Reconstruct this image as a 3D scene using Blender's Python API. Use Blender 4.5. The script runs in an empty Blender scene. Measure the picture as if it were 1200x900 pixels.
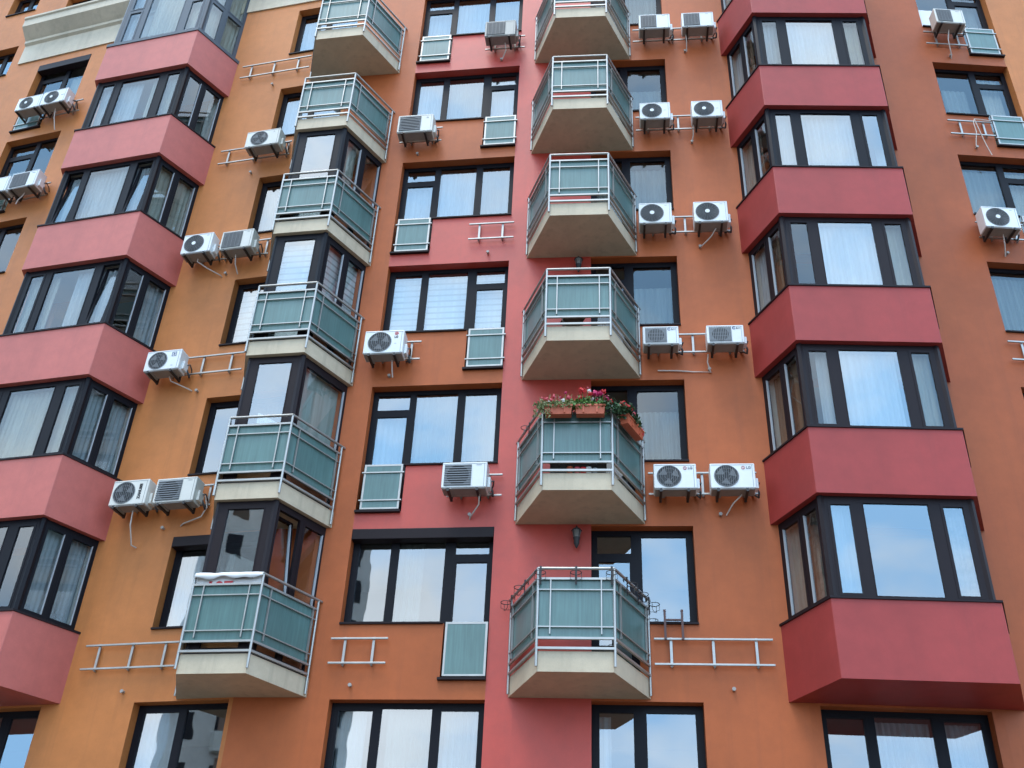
import bpy, math, random
from mathutils import Vector, Matrix
random.seed(7)
S = bpy.context.scene
COL = S.collection
PI = math.pi
FLOOR = 3.0

# ------------------------------------------------------------------ helpers
def tag(o, label=None, cat=None, group=None, kind=None):
    if label: o['label'] = label
    if cat: o['category'] = cat
    if group: o['group'] = group
    if kind: o['kind'] = kind
    return o

def empty(name, loc=(0, 0, 0), rz=0.0, parent=None):
    o = bpy.data.objects.new(name, None)
    o.empty_display_size = 0.2
    o.location = loc
    o.rotation_euler = (0, 0, rz)
    if parent: o.parent = parent
    COL.objects.link(o)
    return o

class MB:
    """collects simple shapes and links them as ONE mesh object"""
    def __init__(self, M=None):
        self.v = []; self.f = []; self.m = []; self.s = []
        self.M = M
    def add(self, vs, fs, m=0, smooth=False):
        b = len(self.v)
        for p in vs:
            p = Vector(p)
            self.v.append(self.M @ p if self.M else p)
        for f in fs:
            self.f.append([b + i for i in f]); self.m.append(m); self.s.append(smooth)
    def box(self, x0, x1, y0, y1, z0, z1, m=0):
        self.add([(x0, y0, z0), (x1, y0, z0), (x1, y1, z0), (x0, y1, z0),
                  (x0, y0, z1), (x1, y0, z1), (x1, y1, z1), (x0, y1, z1)],
                 [(0, 3, 2, 1), (4, 5, 6, 7), (0, 1, 5, 4), (1, 2, 6, 5), (2, 3, 7, 6), (3, 0, 4, 7)], m)
    def quad(self, a, b, c, d, m=0): self.add([a, b, c, d], [(0, 1, 2, 3)], m)
    def prism(self, poly, z0, z1, m=0, mtop=None, mbot=None):
        n = len(poly)
        vs = [(p[0], p[1], z0) for p in poly] + [(p[0], p[1], z1) for p in poly]
        self.add(vs, [(i, (i + 1) % n, n + (i + 1) % n, n + i) for i in range(n)], m)
        self.add(vs, [tuple(range(n, 2 * n))], m if mtop is None else mtop)
        self.add(vs, [tuple(reversed(range(n)))], m if mbot is None else mbot)
    def tube(self, pts, r, n=8, m=0, cap=True, smooth=True):
        pts = [Vector(p) for p in pts]
        rings = []
        prev = None
        for i, p in enumerate(pts):
            if i == 0: d = pts[1] - p
            elif i == len(pts) - 1: d = p - pts[i - 1]
            else: d = (pts[i + 1] - p).normalized() + (p - pts[i - 1]).normalized()
            d = d.normalized() if d.length > 1e-9 else Vector((0, 0, 1))
            if prev is None:
                a = Vector((0, 0, 1)) if abs(d.z) < .9 else Vector((1, 0, 0))
                x = d.cross(a).normalized()
            else:
                x = (prev - d * prev.dot(d)).normalized()
            prev = x
            y = d.cross(x)
            rr = r[i] if isinstance(r, (list, tuple)) else r
            rings.append([p + x * (math.cos(2 * PI * k / n) * rr) + y * (math.sin(2 * PI * k / n) * rr) for k in range(n)])
        vs = [q for ring in rings for q in ring]
        fs = []
        for i in range(len(pts) - 1):
            for k in range(n):
                fs.append((i * n + k, i * n + (k + 1) % n, (i + 1) * n + (k + 1) % n, (i + 1) * n + k))
        self.add(vs, fs, m, smooth)
        if cap:
            self.add(rings[0], [tuple(reversed(range(n)))], m)
            self.add(rings[-1], [tuple(range(n))], m)
    def disc(self, c, r, axis='y', n=24, m=0, depth=.0):
        """short cylinder, axis along y (front toward -y) or z"""
        cx, cy, cz = c
        if axis == 'y':
            A = [(cx + r * math.cos(2 * PI * k / n), cy, cz + r * math.sin(2 * PI * k / n)) for k in range(n)]
            B = [(p[0], cy + depth, p[2]) for p in A]
            self.add(A, [tuple(range(n))], m)
        else:
            A = [(cx + r * math.cos(2 * PI * k / n), cy + r * math.sin(2 * PI * k / n), cz) for k in range(n)]
            B = [(p[0], p[1], cz + depth) for p in A]
            self.add(A, [tuple(reversed(range(n)))], m)
        if depth:
            self.add(A + B, [(k, n + k, n + (k + 1) % n, (k + 1) % n) for k in range(n)], m)
            self.add(B, [tuple(range(n)) if axis == 'z' else tuple(reversed(range(n)))], m)
    def ring(self, c, R, r, axis='y', n=28, k=6, m=0):
        c = Vector(c)
        vs = []; fs = []
        for i in range(n):
            a = 2 * PI * i / n
            for j in range(k):
                b = 2 * PI * j / k
                q = (R + r * math.cos(b))
                if axis == 'y': vs.append(c + Vector((q * math.cos(a), r * math.sin(b), q * math.sin(a))))
                else: vs.append(c + Vector((q * math.cos(a), q * math.sin(a), r * math.sin(b))))
        for i in range(n):
            for j in range(k):
                fs.append((i * k + j, ((i + 1) % n) * k + j, ((i + 1) % n) * k + (j + 1) % k, i * k + (j + 1) % k))
        self.add(vs, fs, m, True)
    def lathe(self, prof, c=(0, 0, 0), n=16, m=0):
        vs = []; fs = []
        for (r, z) in prof:
            for k in range(n):
                a = 2 * PI * k / n
                vs.append((c[0] + r * math.cos(a), c[1] + r * math.sin(a), c[2] + z))
        for i in range(len(prof) - 1):
            for k in range(n):
                fs.append((i * n + k, i * n + (k + 1) % n, (i + 1) * n + (k + 1) % n, (i + 1) * n + k))
        self.add(vs, fs, m, True)
    def mesh(self, name, mats):
        me = bpy.data.meshes.new(name)
        me.from_pydata([tuple(p) for p in self.v], [], self.f)
        for mm in (mats if isinstance(mats, (list, tuple)) else [mats]): me.materials.append(mm)
        for p, mi, s in zip(me.polygons, self.m, self.s):
            p.material_index = mi; p.use_smooth = s
        me.update()
        return me
    def build(self, name, mats, parent=None, loc=(0, 0, 0), rz=0.0, bevel=0.0, seg=2):
        return link(name, self.mesh(name, mats), parent, loc, rz, bevel, seg)

def link(name, me, parent=None, loc=(0, 0, 0), rz=0.0, bevel=0.0, seg=2):
    o = bpy.data.objects.new(name, me)
    o.location = loc; o.rotation_euler = (0, 0, rz)
    if parent: o.parent = parent
    COL.objects.link(o)
    if bevel:
        b = o.modifiers.new('edge', 'BEVEL'); b.width = bevel; b.segments = seg; b.limit_method = 'ANGLE'; b.angle_limit = math.radians(40)
    return o

def text_mesh(txt, size, M, extrude=.0015, bold=0.0, sx=1.0):
    cu = bpy.data.curves.new('lettering', 'FONT')
    cu.body = txt; cu.size = size; cu.extrude = extrude; cu.offset = bold
    cu.align_x = 'CENTER'; cu.align_y = 'CENTER'
    o = bpy.data.objects.new('lettering', cu); COL.objects.link(o)
    dg = bpy.context.evaluated_depsgraph_get()
    me = bpy.data.meshes.new_from_object(o.evaluated_get(dg))
    bpy.data.objects.remove(o)
    # text lies in XY: stand it up so that it faces -y
    me.transform(M @ Matrix(((sx, 0, 0, 0), (0, 0, -1, 0), (0, 1, 0, 0), (0, 0, 0, 1))))
    return me

# ------------------------------------------------------------------ materials
def newmat(name):
    m = bpy.data.materials.new(name); m.use_nodes = True
    nt = m.node_tree; b = nt.nodes['Principled BSDF']
    return m, nt, b

def N(nt, t, **kw):
    n = nt.nodes.new(t)
    for k, v in kw.items():
        if k.startswith('i_'): n.inputs[k[2:].replace('_', ' ')].default_value = v
        else: setattr(n, k, v)
    return n

def mixcol(nt, fac, a, b, mode='MIX'):
    n = nt.nodes.new('ShaderNodeMix'); n.data_type = 'RGBA'; n.blend_type = mode
    if isinstance(fac, (int, float)): n.inputs[0].default_value = fac
    else: nt.links.new(fac, n.inputs[0])
    for s, i in ((a, 6), (b, 7)):
        if isinstance(s, (tuple, list)): n.inputs[i].default_value = (*s[:3], 1)
        else: nt.links.new(s, n.inputs[i])
    return n.outputs[2]

def ramp(nt, src, lo, hi, a=0.0, b=1.0):
    n = nt.nodes.new('ShaderNodeMapRange')
    n.inputs[1].default_value = lo; n.inputs[2].default_value = hi
    n.inputs[3].default_value = a; n.inputs[4].default_value = b
    nt.links.new(src, n.inputs[0])
    return n.outputs[0]

def plain(name, col, rough=.5, metal=0.0, spec=.5, var=0.0, bump=0.0, bscale=60):
    m, nt, b = newmat(name)
    b.inputs['Base Color'].default_value = (*col, 1)
    b.inputs['Roughness'].default_value = rough
    b.inputs['Metallic'].default_value = metal
    b.inputs['Specular IOR Level'].default_value = spec
    if var or bump:
        tc = N(nt, 'ShaderNodeTexCoord')
        no = N(nt, 'ShaderNodeTexNoise', i_Scale=3.0, i_Detail=6.0, i_Roughness=.65)
        nt.links.new(tc.outputs['Object'], no.inputs['Vector'])
        if var:
            f = ramp(nt, no.outputs['Fac'], .3, .7, 1 - var, 1 + var)
            hs = N(nt, 'ShaderNodeHueSaturation'); hs.inputs['Color'].default_value = (*col, 1)
            nt.links.new(f, hs.inputs['Value']); nt.links.new(hs.outputs[0], b.inputs['Base Color'])
        if bump:
            n2 = N(nt, 'ShaderNodeTexNoise', i_Scale=bscale, i_Detail=3.0)
            nt.links.new(tc.outputs['Object'], n2.inputs['Vector'])
            bp = N(nt, 'ShaderNodeBump', i_Strength=bump, i_Distance=.01)
            nt.links.new(n2.outputs['Fac'], bp.inputs['Height']); nt.links.new(bp.outputs[0], b.inputs['Normal'])
    return m

def plaster(name, col, dirt=.5, spec=.36, rough=.5):
    """painted render: mottled, faint rain streaks, grain"""
    m, nt, b = newmat(name)
    tc = N(nt, 'ShaderNodeTexCoord')
    big = N(nt, 'ShaderNodeTexNoise', i_Scale=.55, i_Detail=5.0, i_Roughness=.6)
    nt.links.new(tc.outputs['Object'], big.inputs['Vector'])
    mp = N(nt, 'ShaderNodeMapping'); mp.inputs['Scale'].default_value = (5.0, 5.0, .22)
    nt.links.new(tc.outputs['Object'], mp.inputs['Vector'])
    st = N(nt, 'ShaderNodeTexNoise', i_Scale=1.0, i_Detail=4.0, i_Roughness=.6)
    nt.links.new(mp.outputs[0], st.inputs['Vector'])
    mid = N(nt, 'ShaderNodeTexNoise', i_Scale=4.0, i_Detail=8.0, i_Roughness=.7)
    nt.links.new(tc.outputs['Object'], mid.inputs['Vector'])
    grain = N(nt, 'ShaderNodeTexNoise', i_Scale=120.0, i_Detail=2.0)
    nt.links.new(tc.outputs['Object'], grain.inputs['Vector'])
    v1 = ramp(nt, big.outputs['Fac'], .3, .7, .86, 1.12)
    v2 = ramp(nt, mid.outputs['Fac'], .3, .7, .92, 1.07)
    mu = N(nt, 'ShaderNodeMath', operation='MULTIPLY'); nt.links.new(v1, mu.inputs[0]); nt.links.new(v2, mu.inputs[1])
    v3 = ramp(nt, grain.outputs['Fac'], .3, .7, .93, 1.07)
    mu2 = N(nt, 'ShaderNodeMath', operation='MULTIPLY'); nt.links.new(mu.outputs[0], mu2.inputs[0]); nt.links.new(v3, mu2.inputs[1])
    hs = N(nt, 'ShaderNodeHueSaturation'); hs.inputs['Color'].default_value = (*col, 1)
    nt.links.new(mu2.outputs[0], hs.inputs['Value'])
    s2 = ramp(nt, st.outputs['Fac'], .53, .76, 0.0, dirt)
    dcol = tuple(c * .55 + .012 for c in col)
    c = mixcol(nt, s2, hs.outputs[0], dcol)
    nt.links.new(c, b.inputs['Base Color'])
    b.inputs['Roughness'].default_value = rough
    b.inputs['Specular IOR Level'].default_value = spec
    bp = N(nt, 'ShaderNodeBump', i_Strength=.35, i_Distance=.006)
    nt.links.new(grain.outputs['Fac'], bp.inputs['Height']); nt.links.new(bp.outputs[0], b.inputs['Normal'])
    return m

def window_glass(name, tint=(.88, .92, .92), ior=3.1, wav=.0014):
    m = bpy.data.materials.new(name); m.use_nodes = True
    nt = m.node_tree; nt.nodes.clear()
    out = N(nt, 'ShaderNodeOutputMaterial')
    tr = N(nt, 'ShaderNodeBsdfTransparent'); tr.inputs[0].default_value = (*tint, 1)
    gl = N(nt, 'ShaderNodeBsdfGlossy'); gl.inputs['Roughness'].default_value = .012; gl.inputs[0].default_value = (.93, .97, 1, 1)
    fr = N(nt, 'ShaderNodeFresnel'); fr.inputs['IOR'].default_value = ior
    tc = N(nt, 'ShaderNodeTexCoord'); oi = N(nt, 'ShaderNodeObjectInfo')
    ad = N(nt, 'ShaderNodeVectorMath', operation='ADD')
    nt.links.new(tc.outputs['Object'], ad.inputs[0]); 
    sc = N(nt, 'ShaderNodeMath', operation='MULTIPLY'); sc.inputs[1].default_value = 40; nt.links.new(oi.outputs['Random'], sc.inputs[0])
    nt.links.new(sc.outputs[0], ad.inputs[1])
    no = N(nt, 'ShaderNodeTexNoise', i_Scale=1.6, i_Detail=1.0)
    nt.links.new(ad.outputs[0], no.inputs['Vector'])
    bp = N(nt, 'ShaderNodeBump', i_Strength=1.0, i_Distance=wav)
    nt.links.new(no.outputs['Fac'], bp.inputs['Height'])
    nt.links.new(bp.outputs[0], gl.inputs['Normal'])
    mx = N(nt, 'ShaderNodeMixShader')
    # only the outer face mirrors (the inner one would show total reflection)
    ge = N(nt, 'ShaderNodeNewGeometry'); inv = N(nt, 'ShaderNodeMath', operation='SUBTRACT'); inv.inputs[0].default_value = 1.0
    nt.links.new(ge.outputs['Backfacing'], inv.inputs[1])
    fm = N(nt, 'ShaderNodeMath', operation='MULTIPLY'); nt.links.new(fr.outputs[0], fm.inputs[0]); nt.links.new(inv.outputs[0], fm.inputs[1])
    nt.links.new(fm.outputs[0], mx.inputs[0]); nt.links.new(tr.outputs[0], mx.inputs[1]); nt.links.new(gl.outputs[0], mx.inputs[2])
    nt.links.new(mx.outputs[0], out.inputs[0])
    return m

def frosted(name, col):
    """ribbed obscured teal glass of the balcony fronts"""
    m, nt, b = newmat(name)
    tc = N(nt, 'ShaderNodeTexCoord'); oi = N(nt, 'ShaderNodeObjectInfo')
    ad = N(nt, 'ShaderNodeVectorMath', operation='ADD')
    sc = N(nt, 'ShaderNodeMath', operation='MULTIPLY'); sc.inputs[1].default_value = 30; nt.links.new(oi.outputs['Random'], sc.inputs[0])
    nt.links.new(tc.outputs['Object'], ad.inputs[0]); nt.links.new(sc.outputs[0], ad.inputs[1])
    mp = N(nt, 'ShaderNodeMapping'); mp.inputs['Scale'].default_value = (28, 28, 1.3)
    nt.links.new(ad.outputs[0], mp.inputs['Vector'])
    no = N(nt, 'ShaderNodeTexNoise', i_Scale=1.0, i_Detail=4.0, i_Roughness=.6)
    nt.links.new(mp.outputs[0], no.inputs['Vector'])
    bg = N(nt, 'ShaderNodeTexNoise', i_Scale=1.2, i_Detail=3.0); nt.links.new(ad.outputs[0], bg.inputs['Vector'])
    v = ramp(nt, no.outputs['Fac'], .25, .75, .80, 1.18)
    v2 = ramp(nt, bg.outputs['Fac'], .3, .7, .85, 1.12)
    mu = N(nt, 'ShaderNodeMath', operation='MULTIPLY'); nt.links.new(v, mu.inputs[0]); nt.links.new(v2, mu.inputs[1])
    hs = N(nt, 'ShaderNodeHueSaturation'); hs.inputs['Color'].default_value = (*col, 1); nt.links.new(mu.outputs[0], hs.inputs['Value'])
    nt.links.new(hs.outputs[0], b.inputs['Base Color'])
    b.inputs['Roughness'].default_value = .32
    b.inputs['Specular IOR Level'].default_value = .7
    bp = N(nt, 'ShaderNodeBump', i_Strength=.25, i_Distance=.004)
    nt.links.new(no.outputs['Fac'], bp.inputs['Height']); nt.links.new(bp.outputs[0], b.inputs['Normal'])
    return m

def fabric(name, col, bands=0.0):
    m, nt, b = newmat(name)
    tc = N(nt, 'ShaderNodeTexCoord')
    mp = N(nt, 'ShaderNodeMapping'); mp.inputs['Scale'].default_value = (14, 14, .5)
    nt.links.new(tc.outputs['Object'], mp.inputs['Vector'])
    no = N(nt, 'ShaderNodeTexNoise', i_Scale=1.0, i_Detail=3.0); nt.links.new(mp.outputs[0], no.inputs['Vector'])
    v = ramp(nt, no.outputs['Fac'], .3, .7, .78, 1.08)
    hs = N(nt, 'ShaderNodeHueSaturation'); hs.inputs['Color'].default_value = (*col, 1); nt.links.new(v, hs.inputs['Value'])
    c = hs.outputs[0]
    if bands:
        wv = N(nt, 'ShaderNodeTexWave', wave_type='BANDS', bands_direction='Z', i_Scale=bands)
        nt.links.new(tc.outputs['Object'], wv.inputs['Vector'])
        f = ramp(nt, wv.outputs['Fac'], .12, .3, 0, 1)
        c = mixcol(nt, f, tuple(x * .55 for x in col), c)
    nt.links.new(c, b.inputs['Base Color'])
    b.inputs['Roughness'].default_value = .9; b.inputs['Specular IOR Level'].default_value = .1
    return m

YEL, RUS, RED, CRM = (.51, .177, .051), (.435, .107, .030), (.50, .046, .024), (.56, .47, .345)
M_yel = plaster('ochre render', YEL, .35, spec=.28)
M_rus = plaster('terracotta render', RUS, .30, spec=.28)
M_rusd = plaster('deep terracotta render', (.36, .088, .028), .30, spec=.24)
M_red = plaster('red render', RED, .22, spec=.72)
M_bay = plaster('red bay render', (.335, .042, .036), .22, spec=.34)
M_bayp = plaster('sheen-paled red bay render', (.49, .116, .090), .22, spec=.5)  # left bays' brighter light and sheen put into a paler base colour
M_crm = plaster('cream render', CRM, .45)
M_slab = plaster('cream concrete', (.55, .45, .32), .45, spec=.25)
M_frame = plain('dark window profile', (.009, .0085, .012), .45, 0, .14)
M_frame_b = plain('dark brown window profile', (.017, .011, .013), .45, 0, .16)
M_frame_g = plain('blue grey window profile', (.045, .058, .075), .4, 0, .5)
M_bead = plain('pale glazing bead', (.42, .43, .45), .4)
M_glass = window_glass('window glass')
M_glass_c = window_glass('clear window glass', (.92, .945, .94), 1.9)
M_teal = frosted('teal obscured glass', (.086, .172, .160))
M_steel = plain('brushed steel', (.41, .395, .37), .42, .75, .5, var=.12)
M_steel_d = plain('weathered steel', (.30, .28, .27), .45, .7, .5, var=.1)
M_sheer = fabric('sheer curtain', (.33, .35, .37))
M_roll = fabric('roller blind', (.36, .39, .36))
M_crt = fabric('warm curtain', (.33, .315, .27))
M_crtd = fabric('dim grey green curtain', (.17, .185, .175))
M_crtb = fabric('brown curtain', (.20, .125, .085))
M_lace = plain('patterned curtain', (.26, .23, .20), .9, 0, .1, var=.6)
M_zebra = fabric('zebra blind', (.56, .57, .57), bands=2.1)
M_int = plain('room wall', (.20, .185, .165), .9)
M_lin = plain('inner lining', (.42, .41, .38), .9)
M_white = plain('white enamel', (.74, .75, .74), .35, 0, .5, var=.05)
M_ivory = plain('aged ivory enamel', (.66, .64, .58), .4, 0, .5, var=.07)
M_agrey = plain('grimy grey enamel', (.36, .35, .32), .45, var=.12)
M_under = plain('dusty pan steel', (.30, .29, .27), .6, .2, var=.12)
M_outl = plain('grey plastic outlet', (.36, .33, .30), .5)
M_fan_shade = plain('fan opening shade', (.022, .024, .027), .6)  # flat disc colour standing for the shade inside the fan opening
M_wire = plain('grey grille wire', (.20, .21, .22), .45)
M_grille = plain('grey grille plastic', (.17, .175, .18), .5)
M_gray = plain('grey print', (.20, .21, .23), .5)
M_black = plain('black steel', (.022, .020, .020), .5)
M_brown = plain('brown painted steel', (.085, .032, .026), .45)
M_pipe = plain('pale hose', (.60, .52, .46), .5, var=.1)
M_foam = plain('pipe insulation', (.07, .07, .075), .8)
M_blue = plain('navy print', (.02, .04, .16), .4)
M_redp = plain('red print', (.55, .02, .03), .4)
M_terra = plain('terracotta plastic', (.50, .108, .046), .55, var=.08)
M_leaf = plain('geranium leaf', (.105, .225, .040), .5, var=.3)
M_leaf_d = plain('dark geranium leaf', (.026, .075, .022), .5, var=.3)
M_leaf_p = plain('pale trailing leaf', (.22, .25, .10), .6, var=.3)
M_fred = plain('red petals', (.62, .020, .024), .5)
M_fmag = plain('magenta petals', (.56, .020, .12), .5)
M_fpink = plain('pink petals', (.66, .09, .12), .5)
M_fwht = plain('white petals', (.82, .80, .78), .5)
M_banner = plain('white banner vinyl', (.74, .72, .70), .45, var=.06, bump=.3, bscale=9)
M_lampg = plain('frosted lamp glass', (.20, .19, .17), .3)
M_road = plain('asphalt', (.05, .05, .052), .9, var=.2, bump=.5, bscale=40)
M_pave = plain('paving', (.105, .088, .068), .85, var=.15)
M_twr = plaster('pale tower render', (.60, .57, .50), .3)
M_twr2 = plaster('grey tower render', (.50, .47, .42), .3)
M_twrb = plain('brown tower panel', (.20, .12, .085), .7)

# ------------------------------------------------------------------ the facade's plan
# folded facade: fold points in plan (camera stands at 0,0); five straight faces
FX = [-14.0, -8.9, -4.25, .25, 6.2, 12.0]
FY = [20.039, 18.396, 17.191, 16.516, 15.846, 15.953]
FAC = {}
for i, n in enumerate('ZABCD'):
    p = Vector((FX[i], FY[i])); q = Vector((FX[i + 1], FY[i + 1]))
    FAC[n] = (p, (q - p).normalized(), (q - p).length)
def wpos(f, u, z=0.0, y=0.0):
    """world point: u along the face, y INTO the building (negative = out in front)"""
    p, t, L = FAC[f]
    return Vector((p.x + t.x * u - t.y * y, p.y + t.y * u + t.x * y, z))
def rot(f): return math.atan2(FAC[f][1].y, FAC[f][1].x)
# straight back wall behind each bay window
def chord(name, f0, u0, f1, u1):
    a = wpos(f0, u0).xy; b = wpos(f1, u1).xy
    FAC[name] = (a, (b - a).normalized(), (b - a).length)
LZ, LC = FAC['Z'][2], FAC['C'][2]
chord('P', 'Z', LZ - 1.42, 'A', 1.42)
chord('Q', 'C', LC - 1.45, 'D', 1.45)
ZB, ZT = -1.6, 27.2
HEAD, SILL, DOORB = 5.12, 3.38, 2.45      # window head, sill and french-door bottom, plus 3 m per storey
def zk(z, k): return z + FLOOR * k

bld = empty('apartment_building', (0, 17, ZB))
tag(bld, 'orange and red apartment block with red bay windows and green glass balconies', 'building')
bld_inv = Matrix.Translation((0, -17, -ZB))
def part(mb, name, mats, loc=(0, 0, 0), rz=0, bevel=0, parent=None):
    """a part of the building, given in world coordinates"""
    l = Vector(loc) + Vector((0, -17, -ZB))
    return mb.build(name, mats, parent or bld, l, rz, bevel)
def part_at(mb, name, mats, f, u, z, y=0, bevel=0):
    return part(mb, name, mats, wpos(f, u, z, y), rot(f), bevel)

# ------------------------------------------------------------------ openings
OPEN = {f: [] for f in 'ZAPBCDQ'}     # lists of (u0,u1,z0,z1)
DEPTH = .27
WA, WB, WC, WD, WZ = (3.02, 4.73), (1.60, 4.112), (1.227, 2.949), (3.10, 4.84), (.53, 2.21)
for k in range(0, 7): OPEN['A'].append((*WA, zk(SILL, k), zk(HEAD, k)))
for k in range(0, 7):
    OPEN['B'].append((*WB, zk(SILL, k), zk(HEAD, k)))
    if k and k % 2 == 0: OPEN['B'].append((1.60, 2.43, zk(DOORB, k), zk(SILL, k)))
    elif k: OPEN['B'].append((3.36, 4.112, zk(DOORB, k), zk(SILL, k)))
for k in range(0, 7):
    OPEN['C'].append((*WC, zk(SILL, k), zk(HEAD, k)))
    if k: OPEN['C'].append((1.227, 2.00, zk(DOORB, k), zk(SILL, k)))
for k in range(0, 7):
    OPEN['D'].append((*WD, zk(SILL, k), zk(HEAD, k)))
    OPEN['D'].append((4.03, 4.84, zk(DOORB, k), zk(SILL, k)))
for k in range(3, 8):
    OPEN['Z'].append((*WZ, zk(SILL, k), zk(HEAD, k)))
    if k < 7: OPEN['Z'].append((.53, 1.43, zk(DOORB, k), zk(SILL, k)))
for z in (17.07, 20.07, 23.07, 25.95): OPEN['Z'].append((-1.62, -.58, z, z + (1.26 if z < 25 else 1.0)))
LP, LQ = FAC['P'][2], FAC['Q'][2]
WP = (LP / 2 - 1.285, LP / 2 + 1.285); WQ = (LQ / 2 - 1.285, LQ / 2 + 1.285)
for f, w in (('P', WP), ('Q', WQ)):
    for k in range(0, 8): OPEN[f].append((*w, zk(SILL, k), zk(HEAD, k) - (.0 if k else .02)))

def wall(f, u0, u1, colour, mats, name='wall', zt=ZT):
    ops = OPEN[f]
    us = sorted({round(x, 4) for x in [u0, u1] + [o[0] for o in ops] + [o[1] for o in ops] + colour[0] if u0 - 1e-6 <= x <= u1 + 1e-6})
    zs = sorted({round(x, 4) for x in [ZB, zt] + [o[2] for o in ops] + [o[3] for o in ops] + colour[1] if ZB - 1e-6 <= x <= zt + 1e-6})
    mb = MB()
    def inside(u, z):
        return any(o[0] < u < o[1] and o[2] < z < o[3] for o in ops)
    d = DEPTH
    for i in range(len(us) - 1):
        for j in range(len(zs) - 1):
            a, b, c, e = us[i], us[i + 1], zs[j], zs[j + 1]
            u, z = (a + b) / 2, (c + e) / 2
            if not inside(u, z):
                mb.quad((a, 0, c), (b, 0, c), (b, 0, e), (a, 0, e), colour[2](u, z))
                # reveals towards neighbouring openings
                mm = colour[2](u, z)
                if i + 1 < len(us) - 1 and inside((us[i + 1] + us[i + 2]) / 2, z): mb.quad((b, 0, c), (b, d, c), (b, d, e), (b, 0, e), mm)
                if i > 0 and inside((us[i - 1] + us[i]) / 2, z): mb.quad((a, 0, e), (a, d, e), (a, d, c), (a, 0, c), mm)
                if j + 1 < len(zs) - 1 and inside(u, (zs[j + 1] + zs[j + 2]) / 2): mb.quad((a, 0, e), (b, 0, e), (b, d, e), (a, d, e), mm)
                if j > 0 and inside(u, (zs[j - 1] + zs[j]) / 2): mb.quad((a, 0, c), (a, d, c), (b, d, c), (b, 0, c), mm)
    return part_at(mb, name, mats, f, 0, 0)
heads = [zk(HEAD, k) for k in range(-1, 8)]
wall('Z', -5.0, LZ - 1.42, ([], [], lambda u, z: 0), [M_yel])
wall('P', 0, LP, ([], [], lambda u, z: 0), [M_yel])
wall('A', 1.42, FAC['A'][2], ([], [], lambda u, z: 0), [M_yel])
def colB(u, z):
    if u < 1.6: return 0
    if u > 4.112: return 1
    k = math.floor((z - HEAD) / FLOOR) + 1
    return 1 if k % 2 == 0 and k > 0 else 0
wall('B', 0, FAC['B'][2], ([], heads, colB), [M_rus, M_red])
wall('C', 0, LC - 1.45, ([], [], lambda u, z: 1 if u < 1.227 else 0), [M_rus, M_red])
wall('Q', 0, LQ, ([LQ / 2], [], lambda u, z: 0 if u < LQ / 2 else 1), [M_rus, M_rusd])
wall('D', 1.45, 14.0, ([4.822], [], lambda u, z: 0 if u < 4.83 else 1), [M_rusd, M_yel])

# rooms behind: back wall, ceilings, roof
mb = MB()
pts_f = [wpos('Z', -5.0, 0, DEPTH + .001), wpos('Z', LZ, 0, DEPTH + .001), wpos('B', 0, 0, DEPTH + .001), wpos('C', 0, 0, DEPTH + .001), wpos('D', 0, 0, DEPTH + .001), wpos('D', 14, 0, DEPTH + .001)]
pts_b = [p + Vector((0, 2.6, 0)) for p in pts_f]
for a, b in zip(pts_b[:-1], pts_b[1:]): mb.quad((a.x, a.y, ZB), (b.x, b.y, ZB), (b.x, b.y, ZT), (a.x, a.y, ZT))
for s in (0, -1): mb.quad((pts_f[s].x, pts_f[s].y, ZB), (pts_b[s].x, pts_b[s].y, ZB), (pts_b[s].x, pts_b[s].y, ZT), (pts_f[s].x, pts_f[s].y, ZT))
poly = [(p.x, p.y) for p in pts_f] + [(p.x, p.y) for p in reversed(pts_b)]
for k in range(0, 8): mb.prism(poly, zk(HEAD, k) + .03, zk(HEAD, k) + .2)
part(mb, 'interior_wall', [M_int])
mb = MB()
roofp = [wpos('Z', -5.0), wpos('Z', LZ), wpos('B', 0), wpos('C', 0), wpos('D', 0), wpos('D', 14)]
rp = [(p.x, p.y - .05) for p in roofp] + [(p.x, p.y + 12) for p in reversed(roofp)]
mb.prism(rp, ZT, ZT + .3)
part(mb, 'roof', [M_crm])
mb = MB()
for s in (0, -1):
    p = roofp[s]; x0, x1 = (p.x, p.x + .2) if s == 0 else (p.x - .2, p.x)
    mb.box(x0, x1, p.y + .02, p.y + 12, ZB, ZT - .002)
mb.box(roofp[0].x + .2, roofp[-1].x - .2, roofp[0].y + 11.5, roofp[0].y + 11.9, ZB, ZT - .002)
part(mb, 'side_wall', [M_yel])

# ------------------------------------------------------------------ windows
def curtain(w, h, kind, full=(0, 1)):
    """hanging folds, local x 0..w, z 0..h"""
    x0, x1 = full[0] * w, full[1] * w
    n = max(6, int((x1 - x0) / .022))
    mb = MB()
    ph = random.random() * 6; per = random.uniform(.085, .13); amp = 0 if kind in ('zebra', 'roller') else random.uniform(.010, .02)
    for i in range(n):
        xa = x0 + (x1 - x0) * i / n; xb = x0 + (x1 - x0) * (i + 1) / n
        f = lambda x: amp * math.sin(x * 2 * PI / per + ph + .8 * math.sin(x * 5 + ph))
        mb.add([(xa, f(xa), 0), (xb, f(xb), 0), (xb, f(xb) * .8, h), (xa, f(xa) * .8, h)], [(0, 1, 2, 3)], 0, True)
    return mb
CM = dict(roller=M_roll, dim=M_crtd, sheer=M_sheer, warm=M_crt, brown=M_crtb, lace=M_lace, zebra=M_zebra)

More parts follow.
